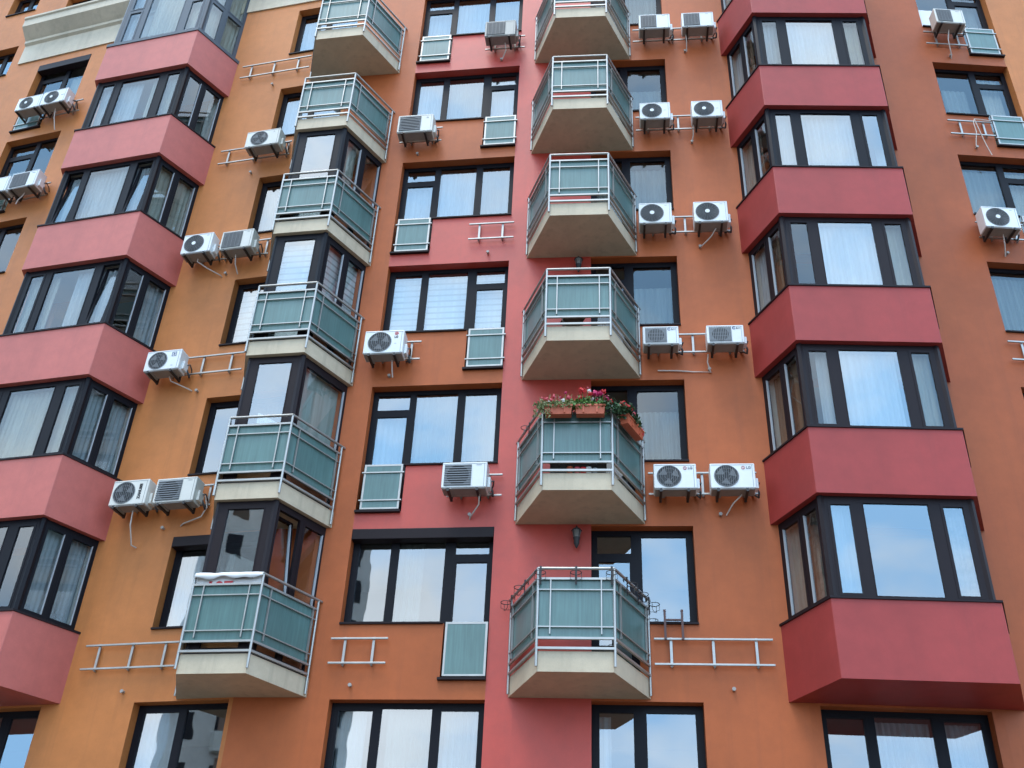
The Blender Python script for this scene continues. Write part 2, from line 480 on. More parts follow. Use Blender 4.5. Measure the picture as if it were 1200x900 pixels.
def add_pane(parent, x0, x1, z0, z1, y, M=None, mat=None, tilt=None, offset=Vector((0, 0, 0))):
    mb = MB()
    a = random.uniform(-.0022, .0022); b = random.uniform(-.0022, .0022)      # panes never sit perfectly true
    w, h = x1 - x0, z1 - z0
    mb.box(-w / 2, w / 2, -.006, .006, -h / 2, h / 2)
    R = Matrix.Rotation(b, 4, 'X') @ Matrix.Rotation(a, 4, 'Z')
    T = Matrix.Translation(((x0 + x1) / 2, y, (z0 + z1) / 2)) @ R
    if tilt is not None: T = tilt @ T
    if M is not None: T = M @ T
    o = mb.build('pane', mat or M_glass, parent)
    o.matrix_local = Matrix.Translation(offset) @ T
    return o

def light(fr, panes, x0, x1, z0, z1, y, sash=.05, m=0):
    """one opening light: a sash border in the frame mesh, its pane remembered"""
    if sash:
        for (a, b, c, d) in ((x0, x1, z0, z0 + sash), (x0, x1, z1 - sash, z1), (x0, x0 + sash, z0 + sash, z1 - sash), (x1 - sash, x1, z0 + sash, z1 - sash)):
            fr.box(a, b, y - .018, y + .05, c, d, m)
    panes.append((x0 + sash + .002, x1 - sash - .002, z0 + sash + .002, z1 - sash - .002, y + .012))

def window(f, u0, u1, k, cols, curtains, zlo=SILL, zhi=HEAD, door=None, frame=None, shutter=0.0, glass=None, sill_m=None, sillover=.04):
    """cols: list of (x0,x1,kind) kind in fix/sash/door ; bars fill the gaps"""
    fm = frame or M_frame
    w = u1 - u0; h = zhi - zlo
    fr = MB(); panes = []
    y0, y1 = .19, .255
    top = h
    fr.box(0, w, y0, y1 + .008, h - .07, h)
    for c in cols: pass
    bars = []
    edges = [0] + [x for c in cols for x in c[:2]] + [w]
    for a, b in zip(edges[0::2], edges[1::2]):
        if b - a > .002: bars.append((a, b))
    doorcol = [c for c in cols if c[2] == 'door']
    for (a, b) in bars:
        zl = 0
        if doorcol and (abs(b - doorcol[0][0]) < 1e-6 or abs(a - doorcol[0][1]) < 1e-6): zl = door
        fr.box(a, b, y0, y1, zl, h - .07)
    for (a, b, kd) in cols:
        if kd == 'door':
            tz = h * .72
            fr.box(a, b, y0 + .002, y1, tz - .035, tz + .035)
            fr.box(a, b, y0 + .002, y1, door, door + .06)
            light(fr, panes, a, b, tz + .035, h - .07, y0 + .02, .028)
            if zlo + door < zlo - .01:
                light(fr, panes, a, b, door + .06, tz - .035, y0 + .02, .055)
            else:
                light(fr, panes, a, b, door + .06, tz - .035, y0 + .02, .055)
        else:
            fr.box(a, b, y0 + .002, y1, 0, .065)
            light(fr, panes, a, b, .065, h - .07, y0 + .02, .05 if kd == 'sash' else .015)
    o = part_at(fr, 'window', fm, f, u0, zk(zlo, k) if k is not None else zlo)
    if doorcol:
        d0, d1 = doorcol[0][:2]
        if d0 < .2: xa, xb = d1 + .05, w
        else: xa, xb = 0, d0 - .05
        sm = MB(); sm.box(xa, xb, -sillover, y0, -.012, .018); sm.build('sill', M_frame_b, o)
        sm = MB(); sm.box(max(0, d0 - .07), min(w, d1 + .07), -sillover - .03, y0, door - .028, door + .012); sm.build('threshold', M_frame_b, o)
    else:
        sm = MB(); sm.box(-.0, w, -sillover, y0, -.012, .018); sm.build('sill', M_frame_b, o)
    for p in panes: add_pane(o, *p, mat=glass)
    for (x0, x1, z0, z1, kind) in curtains:
        cm = curtain(x1 - x0, z1 - z0, kind)
        cm.build('curtain', CM[kind], o, (x0, .36, z0))
    if shutter:
        sb = MB(); sb.box(.004, w - .004, -.012, .188, h - shutter, h - .004)
        sb.build('shutter_box', M_frame_b, o, bevel=.008)
    return o

def folds(c0, c1, h, kinds, zlo=.03):
    return [(c0[i], c1[i], zlo, h - .06, kinds[i]) for i in range(len(kinds)) if kinds[i]]

# face A: two-light windows
A_cur = {0: [(.05, .8, .05, 1.65, 'sheer')], 1: [(.05, 1.1, -.0, 1.5, 'sheer')], 2: [(.5, 1.6, 0.05, 1.65, 'sheer')], 3: [(.05, 1.65, .05, 1.65, 'zebra')],
         4: [(.05, 1.65, .05, 1.6, 'sheer')], 5: [(.05, 1.65, .05, 1.65, 'sheer')], 6: [(.05, 1.65, .05, 1.65, 'sheer')]}
for k in range(0, 7):
    window('A', *WA, k, [(.07, .80, 'sash'), (.88, 1.64, 'fix')], A_cur[k], shutter=.2 if k == 1 else 0)
# face B: three lights; the french door alternates sides
B_cur = {0: [(.1, .55, 0, 1.68, 'sheer'), (.9, 1.7, 0, 1.68, 'dim'), (1.75, 2.4, 0, 1.68, 'sheer')], 1: [(.8, 1.25, .0, 1.6, 'dim')],
         2: [(.05, .8, -.85, 1.25, 'sheer'), (.85, 1.68, 0, 1.68, 'dim'), (1.72, 2.45, 0, 1.68, 'dim')], 3: [(.05, 2.45, 0, 1.68, 'zebra')], 4: [(.05, .8, -.85, 1.2, 'sheer'), (.85, 1.68, 0, 1.66, 'sheer'), (1.72, 2.45, 0, 1.66, 'dim')],
         5: [(.05, .8, 0, 1.68, 'sheer'), (.85, 1.7, 0, 1.68, 'dim'), (1.75, 2.45, -.85, 1.68, 'sheer')], 6: [(.05, 1.7, -.85, 1.68, 'sheer'), (1.72, 2.45, 0, 1.68, 'dim')]}
wB = WB[1] - WB[0]
for k in range(0, 7):
    if k == 0 or k == 1 and False:
        cols = [(.07, .73, 'sash'), (.81, 1.66, 'fix'), (1.74, wB - .07, 'sash')]; dr = None
    elif k % 2 == 0:
        cols = [(.07, .75, 'door'), (.83, 1.66, 'fix'), (1.74, wB - .07, 'sash')]; dr = DOORB - SILL
    else:
        cols = [(.07, .73, 'sash'), (.81, 1.66, 'fix'), (1.80, wB - .07, 'door')]; dr = DOORB - SILL
    cur = [(x0, x1, -.85 if (dr and False) else z0, z1, kd) for (x0, x1, z0, z1, kd) in B_cur[k]]
    window('B', *WB, k, cols, cur, door=dr, shutter=.2 if k == 1 else 0)
# face C: balcony door and a large light
wC = WC[1] - WC[0]
C_cur = {0: [(.0, .3, 0, 1.6, 'sheer')], 1: [], 2: [(.75, wC - .05, 0, 1.25, 'dim')], 3: [(.75, wC - .05, 0, 1.2, 'dim')], 4: [(.75, wC - .05, 0, 1.5, 'dim'), (.05, .6, -.8, 1.2, 'dim')],
         5: [(.75, wC - .05, 0, 1.05, 'dim')], 6: [(.75, wC - .05, 0, 1.5, 'dim')]}
for k in range(0, 7):
    cols = [(.07, .70, 'door' if k else 'sash'), (.80, wC - .07, 'sash')]
    window('C', *WC, k, cols, C_cur[k], door=(DOORB - SILL) if k else None, glass=M_glass_c if k > 1 else None)
wD = WD[1] - WD[0]
D_cur = {2: [(.05, .95, 0, 1.6, 'dim')], 3: [(.05, 1.0, 0, 1.6, 'dim')], 4: [(.1, .98, 0, 1.6, 'dim'), (1.0, 1.65, -.8, 1.6, 'warm')], 5: [(.25, .8, 0, 1.2, 'dim'), (1.05, 1.6, -.8, 1.6, 'warm')], 6: [(1.0, 1.6, -.8, 1.6, 'dim')]}
for k in range(0, 7):
    o = window('D', *WD, k, [(.07, .90, 'fix'), (1.00, wD - .07, 'door')], D_cur.get(k, []), door=DOORB - SILL, glass=M_glass_c)
    if k == 6:
        lb = MB(); lb.box(.09, .88, .165, .187, .03, .85); lb.build('lower_panel', M_white, o)
wZ = WZ[1] - WZ[0]
for k in range(3, 8):
    window('Z', *WZ, k, [(.07, .86, 'door' if k < 7 else 'sash'), (.94, wZ - .07, 'fix')], [(.1, .8, -.6 if k < 7 else 0, .9, 'warm')] if k != 6 else [(.95, 1.6, .1, 1.3, 'warm')], glass=M_glass_c, door=DOORB - SILL if k < 7 else None, shutter=.24 if k == 6 else 0)
for z in (17.07, 20.07, 23.07, 25.95):
    window('Z', -1.62, -.58, None, [(.06, .49, 'sash'), (.56, .98, 'fix')], [], zlo=z, zhi=z + (1.26 if z < 25 else 1.0))
for f, w, cur in (('P', WP, []), ('Q', WQ, [(.85, 1.7, .0, 1.6, 'sheer'), (1.9, 2.45, 0, 1.6, 'sheer')])):
    window(f, *w, 0, [(.07, .73, 'sash'), (.83, 1.72, 'fix'), (1.84, 2.50, 'sash')], cur, zhi=HEAD - .02)

# ------------------------------------------------------------------ french-balcony guards
def guard(f, u0, u1, k, mid=True):
    w = u1 - u0
    mb = MB()
    h = .90
    for x in (0, w - .035): mb.box(x, x + .035, -.045, -.01, 0, h)
    mb.box(.035, w - .035, -.043, -.012, 0, .03); mb.box(.035, w - .035, -.043, -.012, h - .035, h)
    if mid:
        for z in (.17, .73):
            mb.box(-.035, w + .035, -.062, -.045, z - .012, z + .012)
            for x in (-.03, w + .005): mb.box(x, x + .025, -.045, .02, z - .014, z + .014)
    o = part_at(mb, 'balcony_guard', M_steel, f, u0, zk(DOORB, k) + .035)
    g = MB(); g.box(.034, w - .034, -.038, -.022, .028, h - .033); g.build('glass_panel', M_teal, o)
for k in range(1, 7):
    if k % 2 == 0: guard('B', 1.685, 2.39, k)
    else: guard('B', 3.40, 4.10, k, mid=k != 1)
for k in range(0, 7): guard('D', 4.07, 4.76, k)
for k in range(4, 7): guard('Z', .62, 1.36, k)

# ------------------------------------------------------------------ bay windows
def inset(poly, d):
    """offset an open polyline (rear-left, front-left, front-right, rear-right) inwards"""
    out = []
    n = len(poly)
    lines = []
    for a, b in zip(poly[:-1], poly[1:]):
        a, b = Vector(a), Vector(b); t = (b - a).normalized(); nn = Vector((-t.y, t.x))
        lines.append((a + nn * d, t))
    out.append(tuple(lines[0][0]))
    for (p, t), (q, s) in zip(lines[:-1], lines[1:]):
        den = t.x * s.y - t.y * s.x
        k = ((q - p).x * s.y - (q - p).y * s.x) / den
        out.append(tuple(p + t * k))
    a, b = Vector(poly[-2]), Vector(poly[-1]); t = (b - a).normalized(); nn = Vector((-t.y, t.x))
    out.append(tuple(b + nn * d))
    return out
BAY = [(-1.80, .06), (-1.255, -1.2), (1.255, -1.2), (1.80, .06)]
def seg(p, q):
    p, q = Vector(p), Vector(q); t = (q - p).normalized()
    return Matrix(((t.x, -t.y, 0, p.x), (t.y, t.x, 0, p.y), (0, 0, 1, 0), (0, 0, 0, 1))), (q - p).length

def glazing(kind, h, spec, corner=.11, frame=None):
    pass

def bay(cx, cy, ang, k, curt, frame, thick=.035, glass=None, opened=(), paint=None, tall=False):
    loc = Vector((cx, cy, 0))
    # parapet band
    mb = MB(); mb.prism(BAY, 0, 1.215)
    pb = part(mb, 'bay_parapet', paint or M_bay, (cx, cy, zk(2.135, k)), ang, .012)
    out = inset(BAY, -.025); inn = inset(BAY, .12)
    sm = MB(); sm.prism(inset(BAY, -.022), 1.217, 1.217 + thick)
    sm.build('sill', M_frame_b if thick < .06 else M_frame_g, pb)
    # glazing
    G = inset(BAY, .115)
    z0 = 3.38 + (thick - .03); h = (8.0 if tall else 5.135) - z0
    fr = MB(); panes = []
    mats = [frame, M_bead]
    for si, (a, b) in enumerate(zip(G[:-1], G[1:])):
        M, L = seg(a, b)
        fr.M = M
        if si == 1: L0, L1 = 0, L
        else: L0, L1 = 0, L
        e = .10                       # corner post
        fr.box(0.0, L, 0, .07, h - .10, h)
        fr.box(0.0, L, 0, .07, .002, .06)
        if si == 1:
            xs = [(e, .185 * L + .06), (.275 * L, .715 * L), (.815 * L - .06, L - e)]
        else:
            if si == 0: xs = [(.20, L * .545), (L * .60, L - e)]
            else: xs = [(e, L * .40), (L * .455, L - .20)]
        prev = 0
        for (c, d) in xs:
            fr.box(prev, c, 0.001, .069, .06, h - .10); prev = d
        fr.box(prev, L, 0.001, .069, .06, h - .10)
        for i, (c, d) in enumerate(xs):
            sash = .045 if (si != 1 or i != 1) else .012
            t = None
            if (si, i) in opened:
                # a sash tilted inwards at the top
                t = Matrix.Translation((0, .03, .06)) @ Matrix.Rotation(math.radians(-5.0), 4, 'X') @ Matrix.Translation((0, -.03, -.06))
                fr.M = M @ t
            n0 = len(panes)
            if tall and sash > .03:
                fr.box(c, d, .002, .068, 1.36, 1.44)
                light(fr, panes, c, d, .06, 1.36, .012, sash); light(fr, panes, c, d, 1.44, h - .10, .012, sash)
                panes[n0] = (panes[n0], M, None); panes[n0 + 1] = (panes[n0 + 1], M, None)
                continue
            light(fr, panes, c, d, .06, h - .10, .012, sash)
            if sash > .03 and si != 1:
                fr.box(d - sash - .012 if si == 2 else c + sash, d - sash if si == 2 else c + sash + .012, -.012, .03, .06 + sash, h - .10 - sash, 1)
            pp = panes[n0]
            panes[n0] = (pp, M, t)
            fr.M = M
    fr.M = None
    for q in (G[1], G[2]): fr.tube([(q[0], q[1] + .03, .004), (q[0], q[1] + .03, h - .001)], .06, 6, 0, True, False)
    o = part(fr, 'bay_window', mats, (cx, cy, zk(z0, k)), ang)
    for pp, M, t in panes:
        wide = pp[1] - pp[0] > .8
        add_pane(o, *pp, M=M, tilt=t, mat=M_glass if (glass == 'all' or (glass == 'mid' and wide)) else M_glass_c)
    for (si, a, b, zb, kind) in curt:
        M, L = seg(*[(G[0], G[1]), (G[1], G[2]), (G[2], G[3])][si])
        cm = curtain(L * (b - a), h - .1 - zb, kind)
        c = cm.build('curtain', CM[kind], o)
        c.matrix_local = M @ Matrix.Translation((L * a, .16, zb))
    cl = MB(); Gi = inset(BAY, .20)
    cl.prism([(p[0], min(p[1], -.03)) for p in Gi], h - .012, h - .004)
    cl.build('ceiling', M_lin, o)
    for sg in (-1, 1):
        ln = MB(); x0, x1 = sorted((sg * 1.27, sg * 1.60)); ln.box(x0, x1, -.045, -.03, .0, h - .02); ln.build('lining', M_lin, o)
    return o

PC = (-9.005, 18.49, math.radians(-15.5)); QC = (6.23, 15.955, math.radians(-2.9))
fullS = lambda si, kd: (si, .03, .97, .05, kd)
P_cur = {1: [fullS(2, 'sheer'), (1, .05, .3, .05, 'sheer')], 2: [(1, .03, .97, .05, 'warm'), fullS(2, 'sheer')], 3: [(1, .03, .32, .05, 'warm'), (1, .5, .97, .05, 'sheer'), (2, .5, .97, .05, 'sheer')],
         4: [(1, .03, .97, .05, 'sheer'), (2, .05, .9, .05, 'warm')], 5: [(1, .03, .5, .05, 'sheer'), (1, .6, .97, .05, 'warm')], 6: [(1, .3, .97, .05, 'warm'), (2, .03, .95, .05, 'warm'), (1, .02, .2, .05, 'sheer')]}
Q_cur = {1: [(0, .10, .5, .05, 'warm'), (0, .5, .97, .05, 'lace'), (1, .03, .25, .05, 'sheer'), (1, .75, .97, .05, 'lace')], 2: [(1, .12, .7, .05, 'sheer'), (1, .74, .97, .05, 'warm'), (0, .2, .9, .05, 'brown')],
         3: [(0, .1, .45, .05, 'sheer'), (0, .45, .7, .05, 'brown'), (1, .25, .72, .05, 'sheer'), (1, .72, .97, .05, 'warm')], 4: [(0, .1, .6, .05, 'warm'), (1, .03, .72, .05, 'sheer')],
         5: [(0, .1, .4, .05, 'sheer'), (0, .4, .7, .05, 'brown'), (1, .03, .72, .05, 'sheer'), (1, .74, .97, .05, 'warm')], 6: [(1, .03, .97, .05, 'sheer')]}
for k in range(1, 7):
    bay(*PC, k, P_cur[k], M_frame if k < 6 else M_frame_g, thick=.035 if k < 6 else .10, paint=M_bayp, tall=k == 6, opened={4: ((1, 0), (1, 2)), 3: ((1, 2),)}.get(k, ()))
    bay(*QC, k, Q_cur[k], M_frame_b if k in (1, 2, 3) else M_frame, glass='all' if k in (1, 4) else 'mid')
for c in (QC,):
    mb = MB(); mb.prism(BAY, 0, 1.215)
    part(mb, 'bay_parapet', M_bay, (c[0], c[1], zk(2.135, 7)), c[2], .012)

# ------------------------------------------------------------------ balconies
def rail_meshes(poly):
    """poly: rear-left, front-left, front-right, rear-right; z=0 at the slab's underside"""
    E = inset(poly, -.028)
    posts = []
    hand = MB(); grid = MB(); panels = []
    for i, p in enumerate(E):
        mb = MB()
        x, y = p
        if i in (0, 3):      # wall-side posts stand a little off the wall
            q = Vector(E[1] if i == 0 else E[2]); d = (q - Vector(p)).normalized(); x, y = Vector(p) + d * .10
        mb.tube([(x, y, .07 if i in (1, 2) else .03), (x, y, 1.60)], .021, 8)
        posts.append(mb)
    hand.tube([(*Vector(E[0]).lerp(Vector(E[1]), .02), 1.615), (*E[1], 1.615)], .024, 8)
    hand.tube([(*E[1], 1.617), (*E[2], 1.617)], .024, 8)
    hand.tube([(*E[2], 1.615), (*Vector(E[3]).lerp(Vector(E[2]), .02), 1.615)], .024, 8)
    for i in range(3):
        a, b = Vector(E[i]), Vector(E[i + 1])
        M, L = seg(a, b)
        o0 = .12 if i == 0 else .0; o1 = L - (.12 if i == 2 else 0)
        grid.M = M
        for z, r in ((1.445, .017), (.50, .017), (.345, .018)):
            grid.box(o0, o1, -r, r, z - r, z + r)
        for z in (1.265, .675): grid.box(o0, o1, -.016, .010, z - .009, z + .009)
        for fx in ((.168, .832) if i == 1 else (.15, .85)):
            x = L * fx; grid.box(x - .009, x + .009, -.02, .012, .56, 1.425)
        g = MB(M); g.box(o0 + .024, o1 - .024, .022, .036, .51, 1.44)
        panels.append(g)
    grid.M = None
    return hand, grid, posts, panels

def balcony_set(poly, origin, ks, zb):
    rel = [(p[0] - origin[0], p[1] - origin[1]) for p in poly]
    sl = MB(); 
    sl.prism(rel, 0, .31)
    slab_me = sl.mesh('balcony', [M_slab])
    hand, grid, posts, panels = rail_meshes(rel)
    hm = hand.mesh('handrail', [M_steel]); gm = grid.mesh('railing', [M_steel])
    pm = [p.mesh('post', [M_steel]) for p in posts]; gl = [p.mesh('glass_panel', [M_teal]) for p in panels]
    res = {}
    for k in ks:
        o = link('balcony', slab_me, bld, (origin[0], origin[1] - 17, zk(zb, k) - ZB), 0, .008)
        link('handrail', hm, o); link('railing', gm, o)
        for p in pm: link('post', p, o)
        for p in gl: link('glass_panel', p, o)
        res[k] = o
    return res, rel
def on_face(f, x, y):
    p, t, L = FAC[f]; return (x, p.y + (x - p.x) * t.y / t.x + .03)
polyM = [on_face('B', .165, 0), (.57, 15.23), (1.69, 15.11), on_face('C', 2.40, 0)]
polyL = [on_face('A', -5.25, 0), (-4.94, 16.145), (-3.83, 15.94), on_face('B', -3.03, 0)]
oM, oL = (1.1, 16.3), (-4.3, 17.1)
# the slab also fills the fold behind it
balM, relM = balcony_set(polyM[:4] + [], oM, range(1, 7), 2.155)
balL, relL = balcony_set(polyL, oL, range(1, 7), 2.15)

# glazed-in balconies of the left stack
def enclosure(k, double, frame, opened=False, curt=()):
    G = inset(relL, .085)
    z0, h = .315, 2.68
    fr = MB(); panes = []
    for si, (a, b) in enumerate(zip(G[:-1], G[1:])):
        M, L = seg(a, b); fr.M = M
        fr.box(0, L, 0, .07, h - .12, h - .001); fr.box(0, L, 0, .07, 0, .10)
        fr.box(0, L, .002, .068, .92, 1.02)
        if si == 1: xs = [(.17, L - .17)]
        elif si == 2: xs = [(.12, L * .47), (L * .53, L - .09)] if double else [(.10, L - .10)]
        else: xs = [(.1, L - .1)]
        prev = 0
        for (c, d) in xs:
            fr.box(prev, c, .001, .069, .10, h - .12); prev = d
        fr.box(prev, L, .001, .069, .10, h - .12)
        for i, (c, d) in enumerate(xs):
            t = None
            if opened and si == 2 and i == 0:
                t = Matrix.Translation((0, .03, 1.02)) @ Matrix.Rotation(math.radians(-7), 4, 'X') @ Matrix.Translation((0, -.03, -1.02))
                fr.M = M @ t
            n0 = len(panes)
            light(fr, panes, c, d, 1.02, h - .12, .012, .045 if si == 2 else .02)
            if si == 2: fr.box(d - .06, d - .046, -.012, .03, 1.08, h - .17, 1)
            panes[n0] = (panes[n0], M, t)
            fr.M = M
            light(fr, panes, c, d, .10, .92, .012, .02)
            panes[-1] = (panes[-1], M, None)
    fr.M = None
    q = G[2]; fr.tube([(q[0], q[1] + .03, .004), (q[0], q[1] + .03, h - .003)], .06, 6, 0, True, False)
    q = G[1]; fr.tube([(q[0] + .01, q[1] + .03, .004), (q[0] + .01, q[1] + .03, h - .003)], .05, 6, 0, True, False)
    p = balL[k].location
    o = fr.build('glazed_enclosure', [frame, M_bead], bld, (p.x, p.y, p.z + z0))
    for pp, M, t in panes: add_pane(o, *pp, M=M, tilt=t, mat=M_glass_c if M is panes[-1][1] else M_glass)
    for (si, a, b, zb, kd) in curt:
        M, L = seg(*[(G[0], G[1]), (G[1], G[2]), (G[2], G[3])][si])
        cm = curtain(L * (b - a), h - .13 - zb, kd)
        c = cm.build('curtain', CM[kd], o); c.matrix_local = M @ Matrix.Translation((L * a, .15, zb))
enclosure(1, True, M_frame_b, True)
enclosure(2, False, M_frame_b, False, [(2, .02, .95, .9, 'roller')])
enclosure(3, True, M_frame, False, [(1, .05, .95, .9, 'zebra'), (2, .05, .95, .9, 'zebra')])
enclosure(4, True, M_frame, False, [(2, .1, .45, .9, 'warm')])

# ------------------------------------------------------------------ cornice and frieze of the upper storeys
mb = MB()
prof = [(0, 23.40), (-.035, 23.40), (-.035, 24.14), (-.10, 24.20), (-.10, 24.30), (-.16, 24.36), (-.38, 24.60), (-.38, 24.86), (-.42, 24.90), (-.42, 24.97), (0, 25.02)]
u0, u1 = -.28, LZ - 1.0
n = len(prof)
mb.add([(u0, y, z) for y, z in prof] + [(u1, y, z) for y, z in prof], [(i, (i + 1) % n, n + (i + 1) % n, n + i) for i in range(n)])
mb.add([(u0, y, z) for y, z in prof], [tuple(range(n))]); mb.add([(u1, y, z) for y, z in prof], [tuple(reversed(range(n)))])
part_at(mb, 'cornice', M_crm, 'Z', 0, 0)
mb = MB(); u0, u1 = 1.2, FAC['A'][2]
mb.add([(u0, y, z) for y, z in prof] + [(u1, y, z) for y, z in prof], [(i, (i + 1) % n, n + (i + 1) % n, n + i) for i in range(n)])
mb.add([(u0, y, z) for y, z in prof], [tuple(range(n))]); mb.add([(u1, y, z) for y, z in prof], [tuple(reversed(range(n)))])
part_at(mb, 'cornice', M_crm, 'A', 0, 0)

# small condensate outlets in the wall
def outlet(f, u, z):
    mb = MB(); mb.tube([(0, .02, 0), (0, -.05, -.004)], .024, 8); mb.tube([(0, -.052, -.004), (0, -.072, -.004)], .031, 8)
    part_at(mb, 'drain_outlet', M_outl, f, u, z)
for k in range(1, 7):
    outlet('A', 2.78, zk(2.30, k)); outlet('C', 3.42, zk(2.32, k)); outlet('B', 1.92 if k % 2 else 3.67, zk(2.34, k))
    if k > 2: outlet('D', 3.55, zk(2.34, k))

# ------------------------------------------------------------------ mounting racks
RACK_G = 'steel mounting racks bolted to the facade'
def rack(f, u0, u1, k, rungs, label):
    r = empty('mounting_rack', wpos(f, u0, zk(2.69, k)), rot(f))
    tag(r, label, 'rack', RACK_G)
    L = u1 - u0
    for z in (0, .41):
        mb = MB(); mb.box(0, L, -.088, -.058, z - .016, z + .016); mb.build('rail', M_steel, r, bevel=.004)
    for u in rungs:
        x = u - u0
        mb = MB(); mb.box(x - .02, x + .02, -.058, -.034, -.03, .44)
        for z in (.0, .41): mb.tube([(x, .01, z - .03), (x, -.036, z - .03)], .011, 6)
        mb.build('rung', M_steel, r)
fl = {1: 'level with the lowest visible balconies', 2: 'level with the flower-box balcony', 3: 'one floor above the flower-box balcony', 4: 'two floors above the flower-box balcony',
      5: 'three floors above the flower-box balcony', 6: 'at the top of the picture'}
rack('A', 1.89, 3.65, 1, (2.15, 2.78, 3.40), 'bare three-rung steel rack on the ochre wall beside the bannered balcony')
rack('A', 1.89, 3.65, 2, (2.15, 2.78, 3.58), 'steel rack mostly hidden behind the pair with the vertically lettered air conditioner')
rack('A', 1.89, 3.68, 3, (2.15, 2.78, 3.40), 'ochre-wall steel rack with a single air conditioner at its left end and bare rungs right')
rack('A', 1.89, 3.70, 4, (2.15, 2.70, 3.62), 'steel rack behind the paired hub-fan and dark-square units on the ochre wall')
rack('A', 1.89, 3.68, 5, (2.10, 2.78, 3.60), 'steel rack under the lone round-fan unit near the second red bay from the top')
rack('A', 1.85, 3.70, 6, (2.10, 2.72, 3.36), 'bare three-rung steel rack beside the topmost red bay on the left')
rack('B', 1.51, 2.47, 1, (1.75, 2.23), 'bare two-rung steel rack on terracotta wall under the shuttered window')
rack('B', 3.24, 4.22, 2, (3.5, 3.98), 'steel rack ends showing right of the air conditioner on pink wall below the blue-sky window')
rack('B', 1.51, 2.49, 3, (1.75, 2.30), 'steel rack ends right of the red-and-black lettered unit on terracotta wall')
rack('B', 3.24, 4.19, 4, (3.46, 3.95), 'bare two-rung steel rack on the pink wall under the centre windows')
rack('B', 1.48, 2.44, 5, (1.75, 2.23), 'steel rack ends right of the three-diamond unit on terracotta wall')
rack('B', 3.27, 4.22, 6, (3.5, 3.98), 'steel rack behind the dark-grilled unit on the pink wall at the top')
CL = {1: 'bare three-rung steel rack carrying two brown brackets right of the lowest balcony', 2: 'steel rack between the two round-fan units with matching red-dot lettering',
      3: 'steel rack joining the two square-grille units with a blue monogram', 4: 'steel rack joining two white-hub units beside the second-floor balcony above the flowers',
      5: 'steel rack joining two white-hub units beside the fifth balcony from the bottom', 6: 'steel rack joining two grey-square units beside the topmost balcony'}
for k in range(1, 7): rack('C', 2.22, 4.08, k, (2.49, 3.15, 3.82), CL[k])
DL = {3: 'steel rack cut by the right edge of the picture below the lone far-right air conditioner', 4: 'steel rack behind the white-hub air conditioner on the far right wall', 5: 'bare steel rack on the right wall with loose pale cable hanging over it',
      6: 'steel rack under the air conditioner at the top right'}
for k in range(3, 7): rack('D', 3.04, 4.02, k, (3.31, 3.83), DL[k])
rack('Z', 1.52, 2.62, 5, (1.8, 2.4), 'steel rack behind the air conditioners at the far left, second from the top')
rack('Z', 1.52, 2.62, 6, (1.8, 2.4), 'steel rack behind the pair of units hung over a green guard at the top left')

